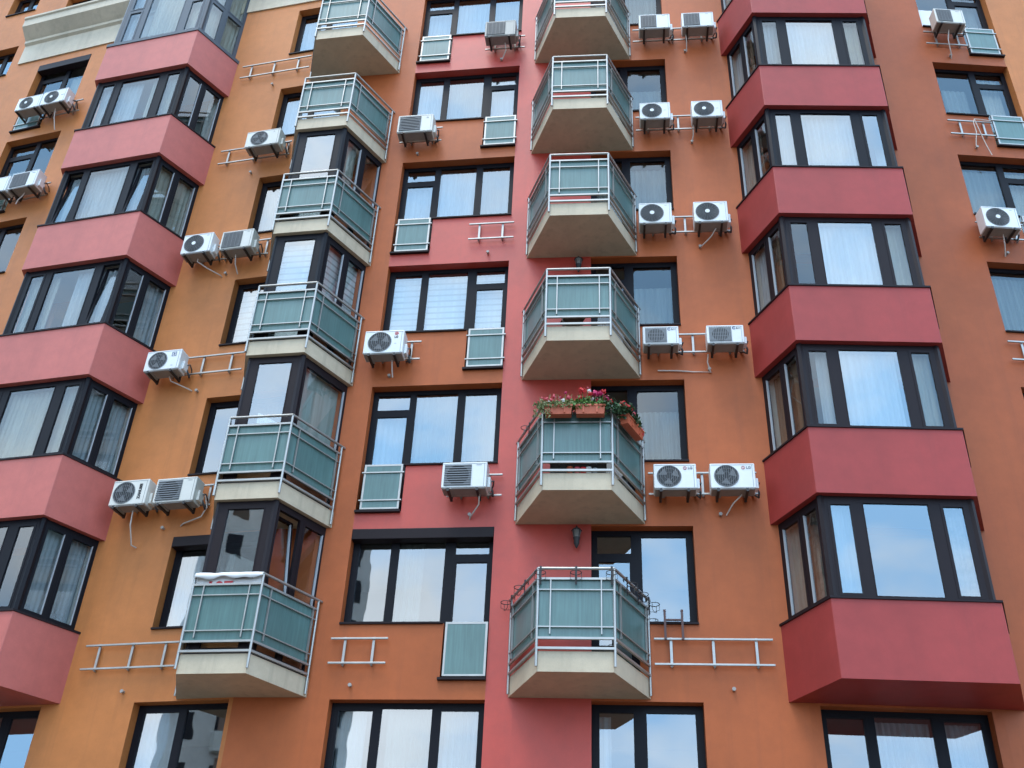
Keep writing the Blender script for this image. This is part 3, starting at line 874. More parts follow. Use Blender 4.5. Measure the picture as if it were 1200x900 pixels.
# ------------------------------------------------------------------ air conditioners
AC_G = 'air conditioner outdoor units on the facade'
def ac(f, u0, u1, z0, z1, style, label, logo=None, hose=None, case=None, tilt=0, vert_line=True, brackets=(.16, .80), low=.0):
    w, h, d = u1 - u0, z1 - z0, .29
    um = (u0 + u1) / 2
    r = empty('air_conditioner', wpos(f, um, z0), rot(f))
    tag(r, label, 'air conditioner', AC_G)
    yf = -.48; yb = yf + d
    cm = case or M_white
    mb = MB(); mb.box(-w / 2, w / 2, yf, yb, 0.012, h)
    c = mb.build('casing', cm, r, bevel=.016, seg=3)
    pn = MB(); pn.box(-w / 2 + .02, w / 2 - .02, yf + .02, yb - .02, -.004, .012)
    for x in (-w * .3, w * .3): pn.box(x - .03, x + .03, yf - .01, yb + .01, -.02, -.004)
    pn.build('base_pan', M_under, r)
    # seam of the removable side cover and top lip
    sx = w * .5 - .045
    se = MB(); se.box(sx - .003, sx + .003, yf - .0025, yf + .004, .03, h - .03); se.box(-w / 2 + .02, w / 2 - .02, yf - .003, yf + .004, h - .034, h - .029)
    se.build('seam', M_grille, r)
    fx = -w / 2 + .40 * w if style != 'round_l' else -w / 2 + .36 * w
    R = min(.415 * h, .235)
    g = MB(); fz = h * .50
    if style in ('round', 'round_l'):
        g.disc((fx, yf - .004, fz), R, m=0, depth=.01, n=32)
        g.ring((fx, yf - .004, fz), R, .008, m=2)
        # blades seen through the wires
        for a in (0.4, 2.5, 4.6):
            p = [(fx + .04 * math.cos(a), yf - .006, fz + .04 * math.sin(a)), (fx + R * .85 * math.cos(a - .5), yf - .006, fz + R * .85 * math.sin(a - .5)), (fx + R * .9 * math.cos(a + .5), yf - .006, fz + R * .9 * math.sin(a + .5))]
            g.add(p, [(0, 1, 2)], 1)
        for i in range(-5, 6):
            x = R * i / 5.6; hh = math.sqrt(max(0, R * R - x * x))
            g.tube([(fx + x, yf - .012, fz - hh), (fx + x * 1.0, yf - .02, fz), (fx + x, yf - .012, fz + hh)], .0035, 4, 2)
        for q in (.35, .7): g.ring((fx, yf - .016, fz), R * q, .003, m=2, n=24, k=4)
    elif style == 'hub':
        g.disc((fx, yf - .004, fz), R, m=0, depth=.01, n=32)
        g.ring((fx, yf - .004, fz), R, .008, m=1)
        for i in range(1, 9): g.ring((fx, yf - .012, fz), R * (.22 + .78 * i / 9), .0032, m=2, n=28, k=4)
        for i in range(20):
            a = 2 * PI * i / 20
            g.tube([(fx + R * .2 * math.cos(a), yf - .016, fz + R * .2 * math.sin(a)), (fx + R * math.cos(a + .3), yf - .010, fz + R * math.sin(a + .3))], .0028, 4, 2)
        g.disc((fx, yf - .020, fz), R * .21, m=3, depth=.012, n=16)
    else:
        a0, a1 = (-w / 2 + .045, -w / 2 + .045 + w * (.60 if style != 'square_s' else .50))
        zz0, zz1 = .045, h - .05
        g.box(a0, a1, yf - .007, yf + .004, zz0, zz1, 2 if style in ('louvre', 'vlouvre') else 1)
        fx = (a0 + a1) / 2; fz = (zz0 + zz1) / 2; R = min(a1 - a0, zz1 - zz0) * .47
        g.disc((fx, yf - .010, fz), R, m=0, depth=.004, n=32)  # round shadow behind the slats, painted as a dark disc
        if style == 'louvre':
            for i in range(9):
                z = zz0 + (zz1 - zz0) * (i + .5) / 9; g.box(a0, a1, yf - .022, yf - .012, z - .008, z + .008, 2)
        elif style == 'vlouvre':
            for i in range(13):
                x = a0 + (a1 - a0) * (i + .5) / 13; g.box(x - .005, x + .005, yf - .020, yf - .011, zz0, zz1, 2)
            for i in range(4):
                z = zz0 + (zz1 - zz0) * (i + .5) / 4; g.box(a0, a1, yf - .011, yf - .009, z - .004, z + .004, 2)
        else:
            for i in range(16):
                z = zz0 + (zz1 - zz0) * (i + .5) / 16; g.box(a0, a1, yf - .016, yf - .011, z - .0065, z + .0065, 1)
            for i in range(5):
                x = a0 + (a1 - a0) * (i + .5) / 5; g.box(x - .004, x + .004, yf - .018, yf - .016, zz0, zz1, 1)
    g.build('fan_grille', [M_fan_shade, M_grille, M_wire, M_white], r)
    # service valve cover on the right flank, insulated pipes behind
    vb = MB(); vb.box(w / 2, w / 2 + .055, yf + .10, yb - .02, .06, h * .52)
    vb.build('valve_cover', cm, r, bevel=.012)
    pp = MB()
    pp.tube([(w / 2 + .03, yb - .05, h * .3), (w / 2 + .075, yb - .02, h * .12), (w / 2 + .07, yb + .06, h * .02), (w / 2 + .02, -.06, .10), (w / 2 - .04, .02, .14)], .02, 6, 0)
    pp.tube([(w / 2 + .03, yb - .09, h * .42), (w / 2 + .09, yb - .04, h * .5), (w / 2 + .06, yb + .1, h * .45), (w / 2, .02, h * .4)], .014, 6, 0)
    pp.build('pipe', M_foam, r)
    # wall arms
    for bx in brackets:
        x = -w / 2 + bx * w
        b = MB()
        b.box(x - .02, x + .02, yf - .012, -.092, -.052, -.020)
        b.box(x - .021, x + .021, -.118, -.090, -.06, h * .9)
        b.box(x - .022, x + .022, yf - .016, yf - .008, -.055, .004)
        b.build('bracket', M_black, r)
    if hose:
        hm = MB(); hm.tube(hose, .013, 6); hm.build('drain_hose', M_pipe, r)
    # printed marks
    if logo:
        for (kind, x, z, s) in logo:
            T = Matrix.Translation((x * w, yf - .004, z * h))
            if kind == 'LG':
                me = text_mesh('LG', s, T, bold=s * .03); me.materials.append(M_gray); link('lettering', me, r)
                lm = MB(); lm.ring((x * w - s * 1.35, yf - .004, z * h), s * .42, s * .06, m=0, n=20, k=4); lm.tube([(x * w - s * 1.35, yf - .005, z * h + s * .2), (x * w - s * 1.35, yf - .005, z * h - s * .2), (x * w - s * 1.1, yf - .005, z * h - s * .2)], s * .05, 4)
                lm.build('emblem', M_redp, r)
            elif kind == 'LGV':
                me = text_mesh('LG', s, T, bold=s * .03); me.materials.append(M_black); link('lettering', me, r)
                lm = MB(); zc = z * h + s * 1.35
                lm.disc((x * w, yf - .003, zc), s * .62, n=24, depth=.004, m=0); lm.ring((x * w, yf - .005, zc), s * .40, s * .045, m=1, n=20, k=4)
                lm.tube([(x * w, yf - .006, zc + s * .2), (x * w, yf - .006, zc - s * .2), (x * w + s * .25, yf - .006, zc - s * .2)], s * .05, 4, 1)
                lm.build('emblem', [M_redp, M_white], r)
            elif kind == 'VERT':
                T2 = T @ Matrix.Rotation(-PI / 2, 4, 'Y')
                me = text_mesh('ZANUSSI', s, T2, bold=s * .05); me.materials.append(M_black); link('lettering', me, r)
            elif kind == 'CH':
                me = text_mesh('C', s * 1.25, T @ Matrix.Translation((-s * .85, 0, 0)), bold=s * .05); me.materials.append(M_blue); link('lettering', me, r)
                me = text_mesh('&H', s, T @ Matrix.Translation((s * .45, 0, 0))); me.materials.append(M_gray); link('lettering', me, r)
            elif kind == 'SQ':
                lm = MB(); cx, cz = x * w, z * h
                for (a, b, c2, d2) in ((-s, s, -s, -s * .8), (-s, s, s * .8, s), (-s, -s * .8, -s * .8, s * .8), (s * .8, s, -s * .8, s * .8)):
                    lm.box(cx + a, cx + b, yf - .004, yf + .001, cz + c2, cz + d2)
                lm.add([(cx - s * .55, yf - .004, cz), (cx + s * .2, yf - .004, cz - s * .55), (cx + s * .2, yf - .004, cz + s * .55)], [(0, 1, 2)])
                lm.disc((cx + s * .3, yf - .004, cz), s * .26, n=12, depth=.003)
                lm.build('emblem', M_blue, r)
            elif kind == 'DIA':
                lm = MB(); cx, cz = x * w, z * h
                for a in (90, 210, 330):
                    a = math.radians(a); c2, s2 = math.cos(a), math.sin(a)
                    q = [(0, 0), (.5, .29), (1.0, 0), (.5, -.29)]
                    lm.add([(cx + s * (px * c2 - pz * s2), yf - .004, cz + s * (px * s2 + pz * c2)) for px, pz in q], [(0, 1, 2, 3)])
                lm.build('emblem', M_gray, r)
            elif kind == 'STRIP':
                lm = MB(); n = 7
                for i in range(n):
                    xx = x * w + (i - n / 2) * s * .8; lm.box(xx, xx + s * .5, yf - .0035, yf + .001, z * h - s * .4, z * h + s * (.4 if i % 3 else .6))
                lm.build('badge', M_gray, r)
    return r
def z_arm(z0): return -.42

def hose_to(du, dz, dy=.03, sag=.05):
    return [(0.0, -.30, -.02), (.0, -.30, -.10), (du * .4, -.18, dz * .45 - sag), (du, -.05, dz), (du, .0, dz)]
W = FLOOR
# far left face
ac('Z', .93, 1.67, 20.66, 21.14, 'hub', 'left-hand white-hub unit of the tight pair over a green glass guard, top left', hose=None, brackets=(.1, .85))
ac('Z', 1.70, 2.45, 20.66, 21.16, 'hub', 'right-hand white-hub unit of the tight pair over a green glass guard, top left', logo=[('STRIP', .36, .5, .018)], hose=[(0, -.3, -.02), (.02, -.25, -.3), (.04, -.12, -.62)], brackets=(.1, .85))
ac('Z', 1.80, 2.58, 17.66, 18.18, 'square', 'dark square-grilled unit on far left wall below the hub-fan pair', logo=[('STRIP', .32, .82, .016)], hose=[(0, -.3, -.02), (-.05, -.3, -.15), (-.12, -.3, -.22), (-.14, -.3, -.36)])
ac('Z', .96, 1.74, 17.66, 18.16, 'round', 'unit cut off by the left edge of the picture, left of the dark square-grilled one', brackets=(.1, .85))
# ochre face
ac('A', 2.75, 3.58, 17.64, 18.14, 'round', 'unit with a dark round fan hung alone on a rack near the upper glazed balcony', logo=[('DIA', .32, .80, .025)], case=M_ivory)
ac('A', 1.86, 2.55, 14.59, 15.13, 'hub', 'white-hub unit at the left of a pair on the ochre wall beside the red bay', logo=[('STRIP', .33, .86, .010)], hose=hose_to(.48, -.35))
ac('A', 2.77, 3.50, 14.57, 15.08, 'square', 'grey plain square-grilled unit at the right of a pair on the ochre wall', logo=[('STRIP', .34, .86, .010)], case=M_ivory, hose=[(-.05, -.3, -.02), (-.05, -.24, -.22), (-.05, -.06, -.36)])
ac('A', 1.77, 2.53, 11.56, 12.04, 'round_l', 'single white unit with a square emblem at the left end of its rack', logo=[('SQ', .30, .76, .050), ('STRIP', .30, .2, .008)], hose=[(.1, -.28, -.02), (.12, -.22, -.10), (.48, -.06, -.24), (.5, .0, -.24)])
ac('A', 1.84, 2.57, 8.58, 9.10, 'round_l', 'unit with bold black vertical lettering beside the red bay', logo=[('VERT', .30, .52, .078)], hose=[(.05, -.30, -.02), (.06, -.28, -.3), (.06, -.10, -.62), (.12, -.02, -.64)], case=M_ivory)
ac('A', 2.73, 3.53, 8.57, 9.07, 'louvre', 'unit with horizontal louvres right of the vertically lettered one', logo=[('STRIP', .34, .86, .014)], hose=[(.44, -.16, .26), (.5, -.12, .05), (.40, -.08, -.12), (.05, -.05, -.22), (-.02, .0, -.24)], case=M_ivory)
# centre face
ac('B', 3.31, 4.04, 20.65, 21.19, 'square', 'topmost centre unit with a brownish square grille on pink wall', logo=None, case=M_agrey, hose=[(.1, -.28, -.02), (.12, -.2, -.2), (.02, -.06, -.34)])
ac('B', 1.51, 2.31, 17.57, 18.11, 'louvre', 'ivory unit with a three-diamond emblem on terracotta wall', logo=[('DIA', .34, .80, .035)], case=M_ivory)
ac('B', 1.47, 2.24, 11.555, 12.095, 'round', 'unit with a large red round emblem above black letters', logo=[('LGV', .31, .70, .062), ('STRIP', .30, .42, .008)], hose=[(.15, -.28, -.02), (.15, -.2, -.18), (.15, -.1, -.30)])
ac('B', 3.215, 4.005, 8.63, 9.14, 'louvre', 'unit with horizontal louvres alone on the pink wall between window and balcony', logo=[('STRIP', .32, .88, .016)], hose=[(.25, -.28, -.02), (.24, -.2, -.18), (.08, -.06, -.34), (.06, 0, -.36)])
# right face pairs
for k, (st, lg, names, cs) in {
    6: ('square_s', [('STRIP', .30, .86, .012)], ('grey-square unit, left of the topmost right-hand pair', 'grey-square unit, right of the topmost right-hand pair with a hanging hose'), M_white),
    5: ('hub', [('STRIP', .32, .5, .010)], ('small white-hub unit on the left of the second pair from the top', 'small white-hub unit on the right of the second pair from the top'), M_white),
    4: ('hub', [('STRIP', .32, .86, .008)], ('tall white-hub unit left of the middle right-hand pair', 'tall white-hub unit right of the middle right-hand pair, with a hose to the wall'), M_white),
    3: ('vlouvre', [('CH', .31, .82, .062)], ('square-grille unit with a blue monogram, touching the balcony rail', 'square-grille unit with a blue monogram, near the red bay'), M_white),
    2: ('round_l', [('LG', .36, .82, .066)], ('red-dot lettered round-fan unit next to the flower-box balcony', 'red-dot lettered round-fan unit next to the red bay'), M_white)}.items():
    xs = {6: ((2.36, 3.08), (3.35, 4.08)), 5: ((2.30, 2.96), (3.415, 4.08)), 4: ((2.205, 2.865), (3.30, 3.975)), 3: ((2.20, 2.86), (3.37, 4.05)), 2: ((2.30, 3.02), (3.25, 4.00))}[k]
    zz = {6: (20.62, 21.13), 5: (17.60, 18.11), 4: (14.58, 15.13), 3: (11.585, 12.0), 2: (8.575, 9.06)}[k]
    ac('C', *xs[0], *zz, st, names[0], logo=lg, case=cs, hose=None)
    rel = 3.42 - (xs[1][0] + xs[1][1]) / 2
    hs = {6: [(-.27, -.28, -.02), (-.26, -.2, -.2), (-.26, -.05, -.34)], 5: [(-.3, -.28, -.02), (-.3, -.15, -.2), (rel, -.03, -.30)], 4: [(.1, -.3, -.02), (.0, -.2, -.15), (rel, -.02, -.28)],
          3: [(-.30, -.14, .0), (-.32, -.09, -.14), (rel + .0, -.06, -.30), (rel + .03, -.03, -.33), (rel - .3, -.03, -.32), (rel - .6, -.03, -.29), (rel - .95, -.03, -.28)], 2: [(.15, -.3, -.02), (-.0, -.2, -.14), (rel + .1, -.03, -.27)]}[k]
    ac('C', *xs[1], *zz, st, names[1], logo=lg, case=cs, hose=hs)
ac('D', 3.18, 3.86, 20.94, 21.44, 'square_s', 'air conditioner at the top right above a green glass guard', logo=[('STRIP', .30, .84, .014)], hose=[(.0, -.3, -.02), (-.05, -.25, -.3), (.02, -.10, -.62), (.05, 0, -.66)], case=M_ivory)
ac('D', 3.00, 3.71, 14.61, 15.16, 'hub', 'lone white-hub air conditioner at the right edge of the picture', logo=[('STRIP', .32, .86, .008)], hose=[(.05, -.3, -.02), (.09, -.2, -.2), (.14, -.03, -.36)])

# ------------------------------------------------------------------ loose cable and brackets
def onw(f, u, z, y): return tuple(wpos(f, u, z, y))
mb = MB()
o = wpos('D', 3.62, 18.1)
def wire(pts, f, rr=.010):
    mb.tube([tuple(wpos(f, u, z, y) - o) for (u, z, y) in pts], rr, 6)
wire([(4.0, 18.12, -.10), (3.75, 18.14, -.11), (3.62, 18.12, -.13), (3.58, 18.02, -.12), (3.60, 17.75, -.10), (3.56, 17.5, -.06), (3.55, 17.36, -.02)], 'D')
wire([(3.62, 18.12, -.12), (3.66, 17.9, -.11), (3.72, 17.5, -.09), (3.78, 17.25, -.07), (3.82, 17.1, -.06)], 'D')
ob = mb.build('cable', M_pipe, None, o); tag(ob, 'loose pale cable looped over the bare rack on the right wall', 'cable')
r = empty('wall_bracket', wpos('C', 2.62, 6.10), rot('C'))
tag(r, 'pair of brown steel arms with a crossbar standing on the lowest right rack', 'bracket')
for x in (-.215, .06):
    mb = MB(); mb.box(x - .018, x + .018, -.135, -.092, -.03, .44); mb.disc((x, -.137, .0), .022, n=10, depth=.006); mb.box(x - .02, x + .02, -.14, -.09, .44, .47)
    mb.build('arm', M_brown, r)
mb = MB(); mb.box(-.197, .042, -.13, -.10, .29, .315); mb.build('crossbar', M_brown, r)

# ------------------------------------------------------------------ wall lanterns
for k, lab in ((1, 'black wall lantern with tapered tail on the red wall above the lowest balcony'), (3, 'black wall lantern on the red wall partly hidden by the balcony rail above the flowers')):
    r = empty('wall_lantern', wpos('C', .985, zk(4.84, k)), rot('C')); tag(r, lab, 'wall lamp')
    mb = MB(); mb.tube([(0, 0, .02), (0, -.05, .0)], .045, 10); mb.tube([(0, -.03, -.01), (0, -.09, -.07), (0, -.13, .02)], .014, 6)
    mb.lathe([(.0, -.20), (.018, -.18), (.05, -.10), (.045, -.06), (.062, .0)], (0, -.13, 0), 8); mb.build('arm', M_black, r)
    mb = MB(); mb.lathe([(.055, .0), (.075, .13), (.0, .131)], (0, -.13, 0), 8); mb.build('lamp_glass', M_lampg, r)
    mb = MB(); mb.lathe([(.0, .127), (.095, .13), (.06, .165), (.02, .19), (.012, .22), (0, .222)], (0, -.13, 0), 8)
    for i in range(4):
        a = PI / 4 + i * PI / 2; mb.tube([(.058 * math.cos(a), -.13 + .058 * math.sin(a), 0), (.078 * math.cos(a), -.13 + .078 * math.sin(a), .13)], .006, 4)
    mb.build('cap', M_black, r)

# ------------------------------------------------------------------ pot rings, flower boxes, banner
zr1 = zk(2.155, 1); zr2 = zk(2.155, 2)
EM = inset(polyM, -.028)
def along(i, t, out=0.0):
    a, b = Vector(EM[i]), Vector(EM[i + 1]); d = (b - a).normalized(); n = Vector((d.y, -d.x))
    return a.lerp(b, t) + n * out, math.atan2(d.y, d.x)
RING = [(0, .12, 'empty black pot ring at the wall end of the left rail'), (0, .60, 'empty black pot ring halfway along the left rail'), (1, .03, 'empty black pot ring at the left front corner'), (1, .50, 'empty black pot ring at the middle of the front rail'),
        (1, .97, 'empty black pot ring at the right front corner'), (2, .30, 'empty black pot ring nearer the front of the right rail'), (2, .60, 'empty black pot ring farther back on the right rail'), (2, .92, 'empty black pot ring at the wall end of the right rail')]
for (i, t, lab) in RING:
    p, a = along(i, t)
    r = empty('pot_ring', (p.x, p.y, zr1 + 1.50), a); tag(r, lab + ' of the lowest balcony', 'pot holder', 'pot rings on the lowest balcony')
    mb = MB(); mb.ring((0, -.115, .0), .085, .0065, 'z', 24, 5); mb.build('hoop', M_black, r)
    mb = MB(); mb.tube([(-.085, -.115, 0), (-.085, -.115, -.11), (0, -.115, -.13), (.085, -.115, -.11), (.085, -.115, 0)], .0045, 5)
    mb.tube([(0, -.200, 0), (0, -.20, -.11), (0, -.115, -.13), (0, -.03, -.11), (0, -.03, 0)], .0045, 5); mb.build('cradle', M_black, r)
    mb = MB(); mb.box(-.016, .016, -.034, -.026, -.16, .13); mb.box(-.016, .016, -.034, .034, .13, .142); mb.box(-.016, .016, .026, .034, .07, .13); mb.build('hanger', M_black, r)
# one smaller empty wire holder on the flower balcony's left rail
p, a = along(0, .55)
r = empty('pot_ring', (p.x, p.y, zr2 + 1.50), a); tag(r, 'empty wire holder on the left rail of the flower-box balcony', 'pot holder')
mb = MB(); mb.ring((0, -.10, 0), .075, .006, 'z', 20, 5); mb.build('hoop', M_black, r)
mb = MB(); mb.tube([(-.075, -.10, 0), (-.05, -.10, -.12), (.05, -.10, -.12), (.075, -.10, 0)], .0045, 5); mb.box(-.015, .015, -.034, -.026, -.14, .13); mb.build('cradle', M_black, r)

def leaf_cloud(mb, n, fn, size, m):
    for _ in range(n):
        c = Vector(fn()); s = size * random.uniform(.6, 1.35)
        ax = Vector((random.gauss(0, 1), random.gauss(0, 1), random.gauss(0, .6))).normalized()
        bx = ax.cross(Vector((random.gauss(0, 1), random.gauss(0, 1), random.gauss(0, 1)))).normalized()
        nx = ax.cross(bx)
        k = 6
        vs = [c + (ax * math.cos(2 * PI * i / k) + bx * math.sin(2 * PI * i / k) * .8) * s + nx * (s * .18 * (i % 2)) for i in range(k)]
        mb.add(vs, [tuple(range(k))], m)
def bloom(parent, c, r, mat, n=64):
    mb = MB()
    for _ in range(n):
        d = Vector((random.gauss(0, 1), random.gauss(0, 1), random.gauss(0, 1) * .8)).normalized()
        q = Vector(c) + d * r * random.uniform(.25, 1.12)
        a = d.cross(Vector((random.random() + .1, random.random(), random.random()))).normalized(); b = d.cross(a)
        s = r * random.uniform(.24, .40)
        mb.add([q + a * s, q + b * s, q - a * s, q - b * s], [(0, 1, 2, 3)])
    mb.build('flower', mat, parent)
BOX = [(1, .23, .47, 'terracotta flower box at the left of the front rail, trailing pale leaves over its edge'), (1, .69, .50, 'terracotta flower box at the right of the front rail under the tallest blooms'), (2, .36, .66, 'terracotta flower box tilted on the right-hand rail under dark leaves')]
PL = ['pale trailing plant with tiny pink blooms spilling from the left flower box', 'bushy geranium with magenta, red and white blooms in the middle flower box', 'dark-leaved geranium with scattered red blooms in the right-hand flower box']
for bi, (i, t, w, lab) in enumerate(BOX):
    p, a = along(i, t, .14)
    r = empty('flower_box', (p.x, p.y, zr2 + 1.31), a); tag(r, lab, 'flower box', 'flower boxes on one balcony')
    mb = MB(); hw = w / 2; d = .085; b = .065; h = .17; tk = .012
    vs = [(-hw + .02, -b, 0), (hw - .02, -b, 0), (hw - .02, b, 0), (-hw + .02, b, 0), (-hw, -d, h), (hw, -d, h), (hw, d, h), (-hw, d, h),
          (-hw + tk, -d + tk, h), (hw - tk, -d + tk, h), (hw - tk, d - tk, h), (-hw + tk, d - tk, h), (-hw + tk, -d + tk, h - .03), (hw - tk, -d + tk, h - .03), (hw - tk, d - tk, h - .03), (-hw + tk, d - tk, h - .03)]
    mb.add(vs, [(0, 3, 2, 1), (0, 1, 5, 4), (1, 2, 6, 5), (2, 3, 7, 6), (3, 0, 4, 7), (4, 5, 9, 8), (5, 6, 10, 9), (6, 7, 11, 10), (7, 4, 8, 11), (8, 9, 13, 12), (9, 10, 14, 13), (10, 11, 15, 14), (11, 8, 12, 15)])
    mb.add([vs[12], vs[13], vs[14], vs[15]], [(0, 1, 2, 3)], 1)
    mb.build('trough', [M_terra, M_crtb], r)
    rm = MB(); 
    for (x0, x1, y0, y1) in ((-hw - .008, hw + .008, -d - .008, -d + .0), (-hw - .008, hw + .008, d, d + .008)): rm.box(x0, x1, y0, y1, h - .028, h + .006)
    for x in (-hw * .45, hw * .45): rm.box(x - .012, x + .012, -d - .004, -d + .02, .02, h - .028)
    rm.build('rim', M_terra, r)
    hk = MB()
    for x in (-hw * .6, hw * .6): hk.tube([(x, d + .002, .02), (x, d + .01, h), (x, d + .09, h - .02), (x, d + .10, h - .06)], .006, 5)
    hk.build('hook', M_black, r)
    q = empty('flowering_plant', (p.x, p.y, zr2 + 1.31 + h - .03), a); tag(q, PL[bi], 'plant', 'plants in the flower boxes')
    fo = MB()
    if bi == 0:
        leaf_cloud(fo, 230, lambda: (random.uniform(-hw - .12, hw), random.uniform(-.1, .1), random.uniform(.0, .13) ), .022, 0)
        def tr():
            x = random.choice((random.uniform(-hw - .18, -hw + .12), random.uniform(-hw - .18, hw))); dz = random.random() ** 1.5
            return (x, -.10 - random.uniform(-.02, .05), .05 - dz * (.30 if x < -hw + .1 else .10))
        leaf_cloud(fo, 230, tr, .018, 0)
        leaf_cloud(fo, 60, lambda: (random.uniform(-hw - .1, hw + .05), random.uniform(-.1, .1), random.uniform(.0, .1)), .02, 1)
        for _ in range(30):
            x = random.uniform(-hw - .1, hw); y = random.uniform(-.08, .08); z = random.uniform(.12, .28); fo.tube([(x, y, 0), (x + random.uniform(-.05, .05), y, z)], .003, 4, 0)
    else:
        dk = bi == 2
        for _ in range(9 if not dk else 12):
            cx, cy, cz, rr = random.uniform(-hw, hw + (.0 if not dk else .05)), random.uniform(-.07, .09), random.uniform(.04, .14), random.uniform(.07, .11)
            leaf_cloud(fo, 70, lambda: (cx + random.gauss(0, rr * .55), cy + random.gauss(0, rr * .55), cz + random.gauss(0, rr * .5)), .026, 1 if dk else (0 if random.random() < .75 else 1))
        if bi == 1: leaf_cloud(fo, 60, lambda: (random.uniform(-hw - .12, -hw * .2), random.uniform(-.1, .06), random.uniform(.0, .16)), .022, 0)
    leaf_cloud(fo, 200, lambda: (random.uniform(-hw - .03, hw + .03), random.uniform(-.10, .08), random.uniform(-.01, .11)), .024, 1 if bi == 2 else 0)
    if bi == 1: leaf_cloud(fo, 120, lambda: (hw + random.uniform(.0, .24), random.uniform(-.08, .10), random.uniform(-.06, .15)), .026, 1)
    if bi == 2: leaf_cloud(fo, 120, lambda: (-hw - random.uniform(.0, .22), random.uniform(-.08, .10), random.uniform(-.05, .16)), .026, 1)
    fo.build('foliage', [M_leaf_p if bi == 0 else M_leaf, M_leaf_d], q)
    if bi == 0: fl_ = [(-.2, .17, .030, M_fpink), (-.08, .21, .036, M_fpink), (-.03, .13, .026, M_fwht), (.08, .12, .03, M_fwht), (.17, .17, .03, M_fpink), (.02, .24, .022, M_fmag), (-.28, .25, .018, M_fpink), (.21, .10, .028, M_fred), (-.15, .11, .024, M_fwht), (.12, .26, .02, M_fmag), (-.12, .14, .03, M_fpink), (.03, .15, .03, M_fpink), (-.22, .13, .024, M_fwht), (.2, .22, .026, M_fred)]
    elif bi == 1: fl_ = [(-.13, .30, .05, M_fred), (-.24, .16, .035, M_fred), (-.02, .33, .030, M_fwht), (-.05, .42, .018, M_fpink), (.09, .26, .048, M_fmag), (.17, .25, .042, M_fmag), (.19, .17, .036, M_fwht), (.04, .20, .026, M_fwht), (.27, .2, .046, M_fmag), (-.2, .25, .024, M_fpink), (-.17, .22, .04, M_fred), (.0, .24, .034, M_fred), (.12, .18, .03, M_fpink), (.22, .28, .04, M_fred), (.34, .12, .04, M_fred)]
    else: fl_ = [(-.32, .22, .055, M_fred), (-.16, .26, .052, M_fred), (-.08, .16, .034, M_fwht), (-.02, .19, .03, M_fpink), (.12, .12, .055, M_fred), (.27, .04, .045, M_fpink), (-.30, .02, .04, M_fred), (.30, -.04, .03, M_fred)]
    st = MB()
    for (x, z, rr, m) in fl_:
        y = random.uniform(-.09, .05)
        st.tube([(x * .9, y, 0), (x, y, z)], .0035, 4)
        bloom(q, (x, y, z), rr * 1.32, m)
    st.build('stem', M_leaf, q)

# banner folded over the front rail of the lowest left balcony
EL = inset(polyL, -.028); zl1 = zk(2.15, 1)
a, b = Vector(EL[1]), Vector(EL[2]); d = (b - a).normalized(); ang = math.atan2(d.y, d.x); L = (b - a).length
r = empty('banner', (a.x, a.y, zl1 + 1.617), ang); tag(r, 'white vinyl banner with cut-off red printing slung over a balcony rail', 'banner')
mb = MB(); nx = 40
rows = [(.045, -.52), (.045, -.20), (.04, -.05), (.032, .012), (.0, .034), (-.032, .018), (-.036, -.02), (-.038, -.042)]
vs = []
for i in range(nx + 1):
    x = .01 + (L - .02) * i / nx
    for j, (y, z) in enumerate(rows):
        zz = z; yy = y
        if j == len(rows) - 1: zz -= .040 * abs(math.sin(x * 5.1 + .4)) - .012 * math.sin(x * 17)
        if j in (4, 5, 6, 7): yy -= .008 * math.sin(x * 15) + .004 * math.sin(x * 31); zz += (.006 * math.sin(x * 11) if j == 4 else 0)
        if j < 3: yy += .006 * math.sin(x * 9 + j)
        vs.append((x, yy, zz))
n = len(rows)
mb.add(vs, [(i * n + j, i * n + j + 1, (i + 1) * n + j + 1, (i + 1) * n + j) for i in range(nx) for j in range(n - 1)], 0, True)
ob = mb.build('sheet', M_banner, r)
sm = ob.modifiers.new('thick', 'SOLIDIFY'); sm.thickness = .004
me = text_mesh('107', .30, Matrix.Translation((L * .36, .030, -.225)), bold=.010); me.materials.append(M_redp); link('lettering', me, r)
mb = MB(); mb.box(L * .58, L * .84, .028, .031, -.062, -.046); mb.build('print_band', M_brown, r)

# small pots standing at the edge of balcony floors, seen through the gap below the glass
def pot(poly, zb, t, back, mat, h, rr, label, name='flower_pot', cat='pot', grp=None):
    E = inset(poly, .10 + back); p = Vector(E[1]).lerp(Vector(E[2]), t)
    r = empty(name, (p.x, p.y, zb + .31)); tag(r, label, cat, grp)
    mb = MB(); mb.lathe([(0, 0), (rr * .7, 0), (rr, h * .85), (rr * 1.1, h * .85), (rr * 1.1, h), (rr * .92, h), (rr * .88, h * .85), (0, h * .85)], n=12); mb.build('body', mat, r)
J = [(.38, M_terra, .16, .05, 'small terracotta pot, leftmost of the row on the flower balcony floor'), (.5, M_fpink, .15, .045, 'pink jar in the row on the flower balcony floor'), (.6, M_fred, .14, .055, 'red jar in the row on the flower balcony floor'), (.69, M_white, .15, .05, 'white jar in the row on the flower balcony floor'), (.79, M_sheer, .13, .045, 'pale small jar at the right of the row on the flower balcony floor')]
for t, m, h, rr, lab in J: pot(polyM, zr2, t, .0, m, h, rr, lab, 'jar', 'jar', 'jars along the flower balcony floor')
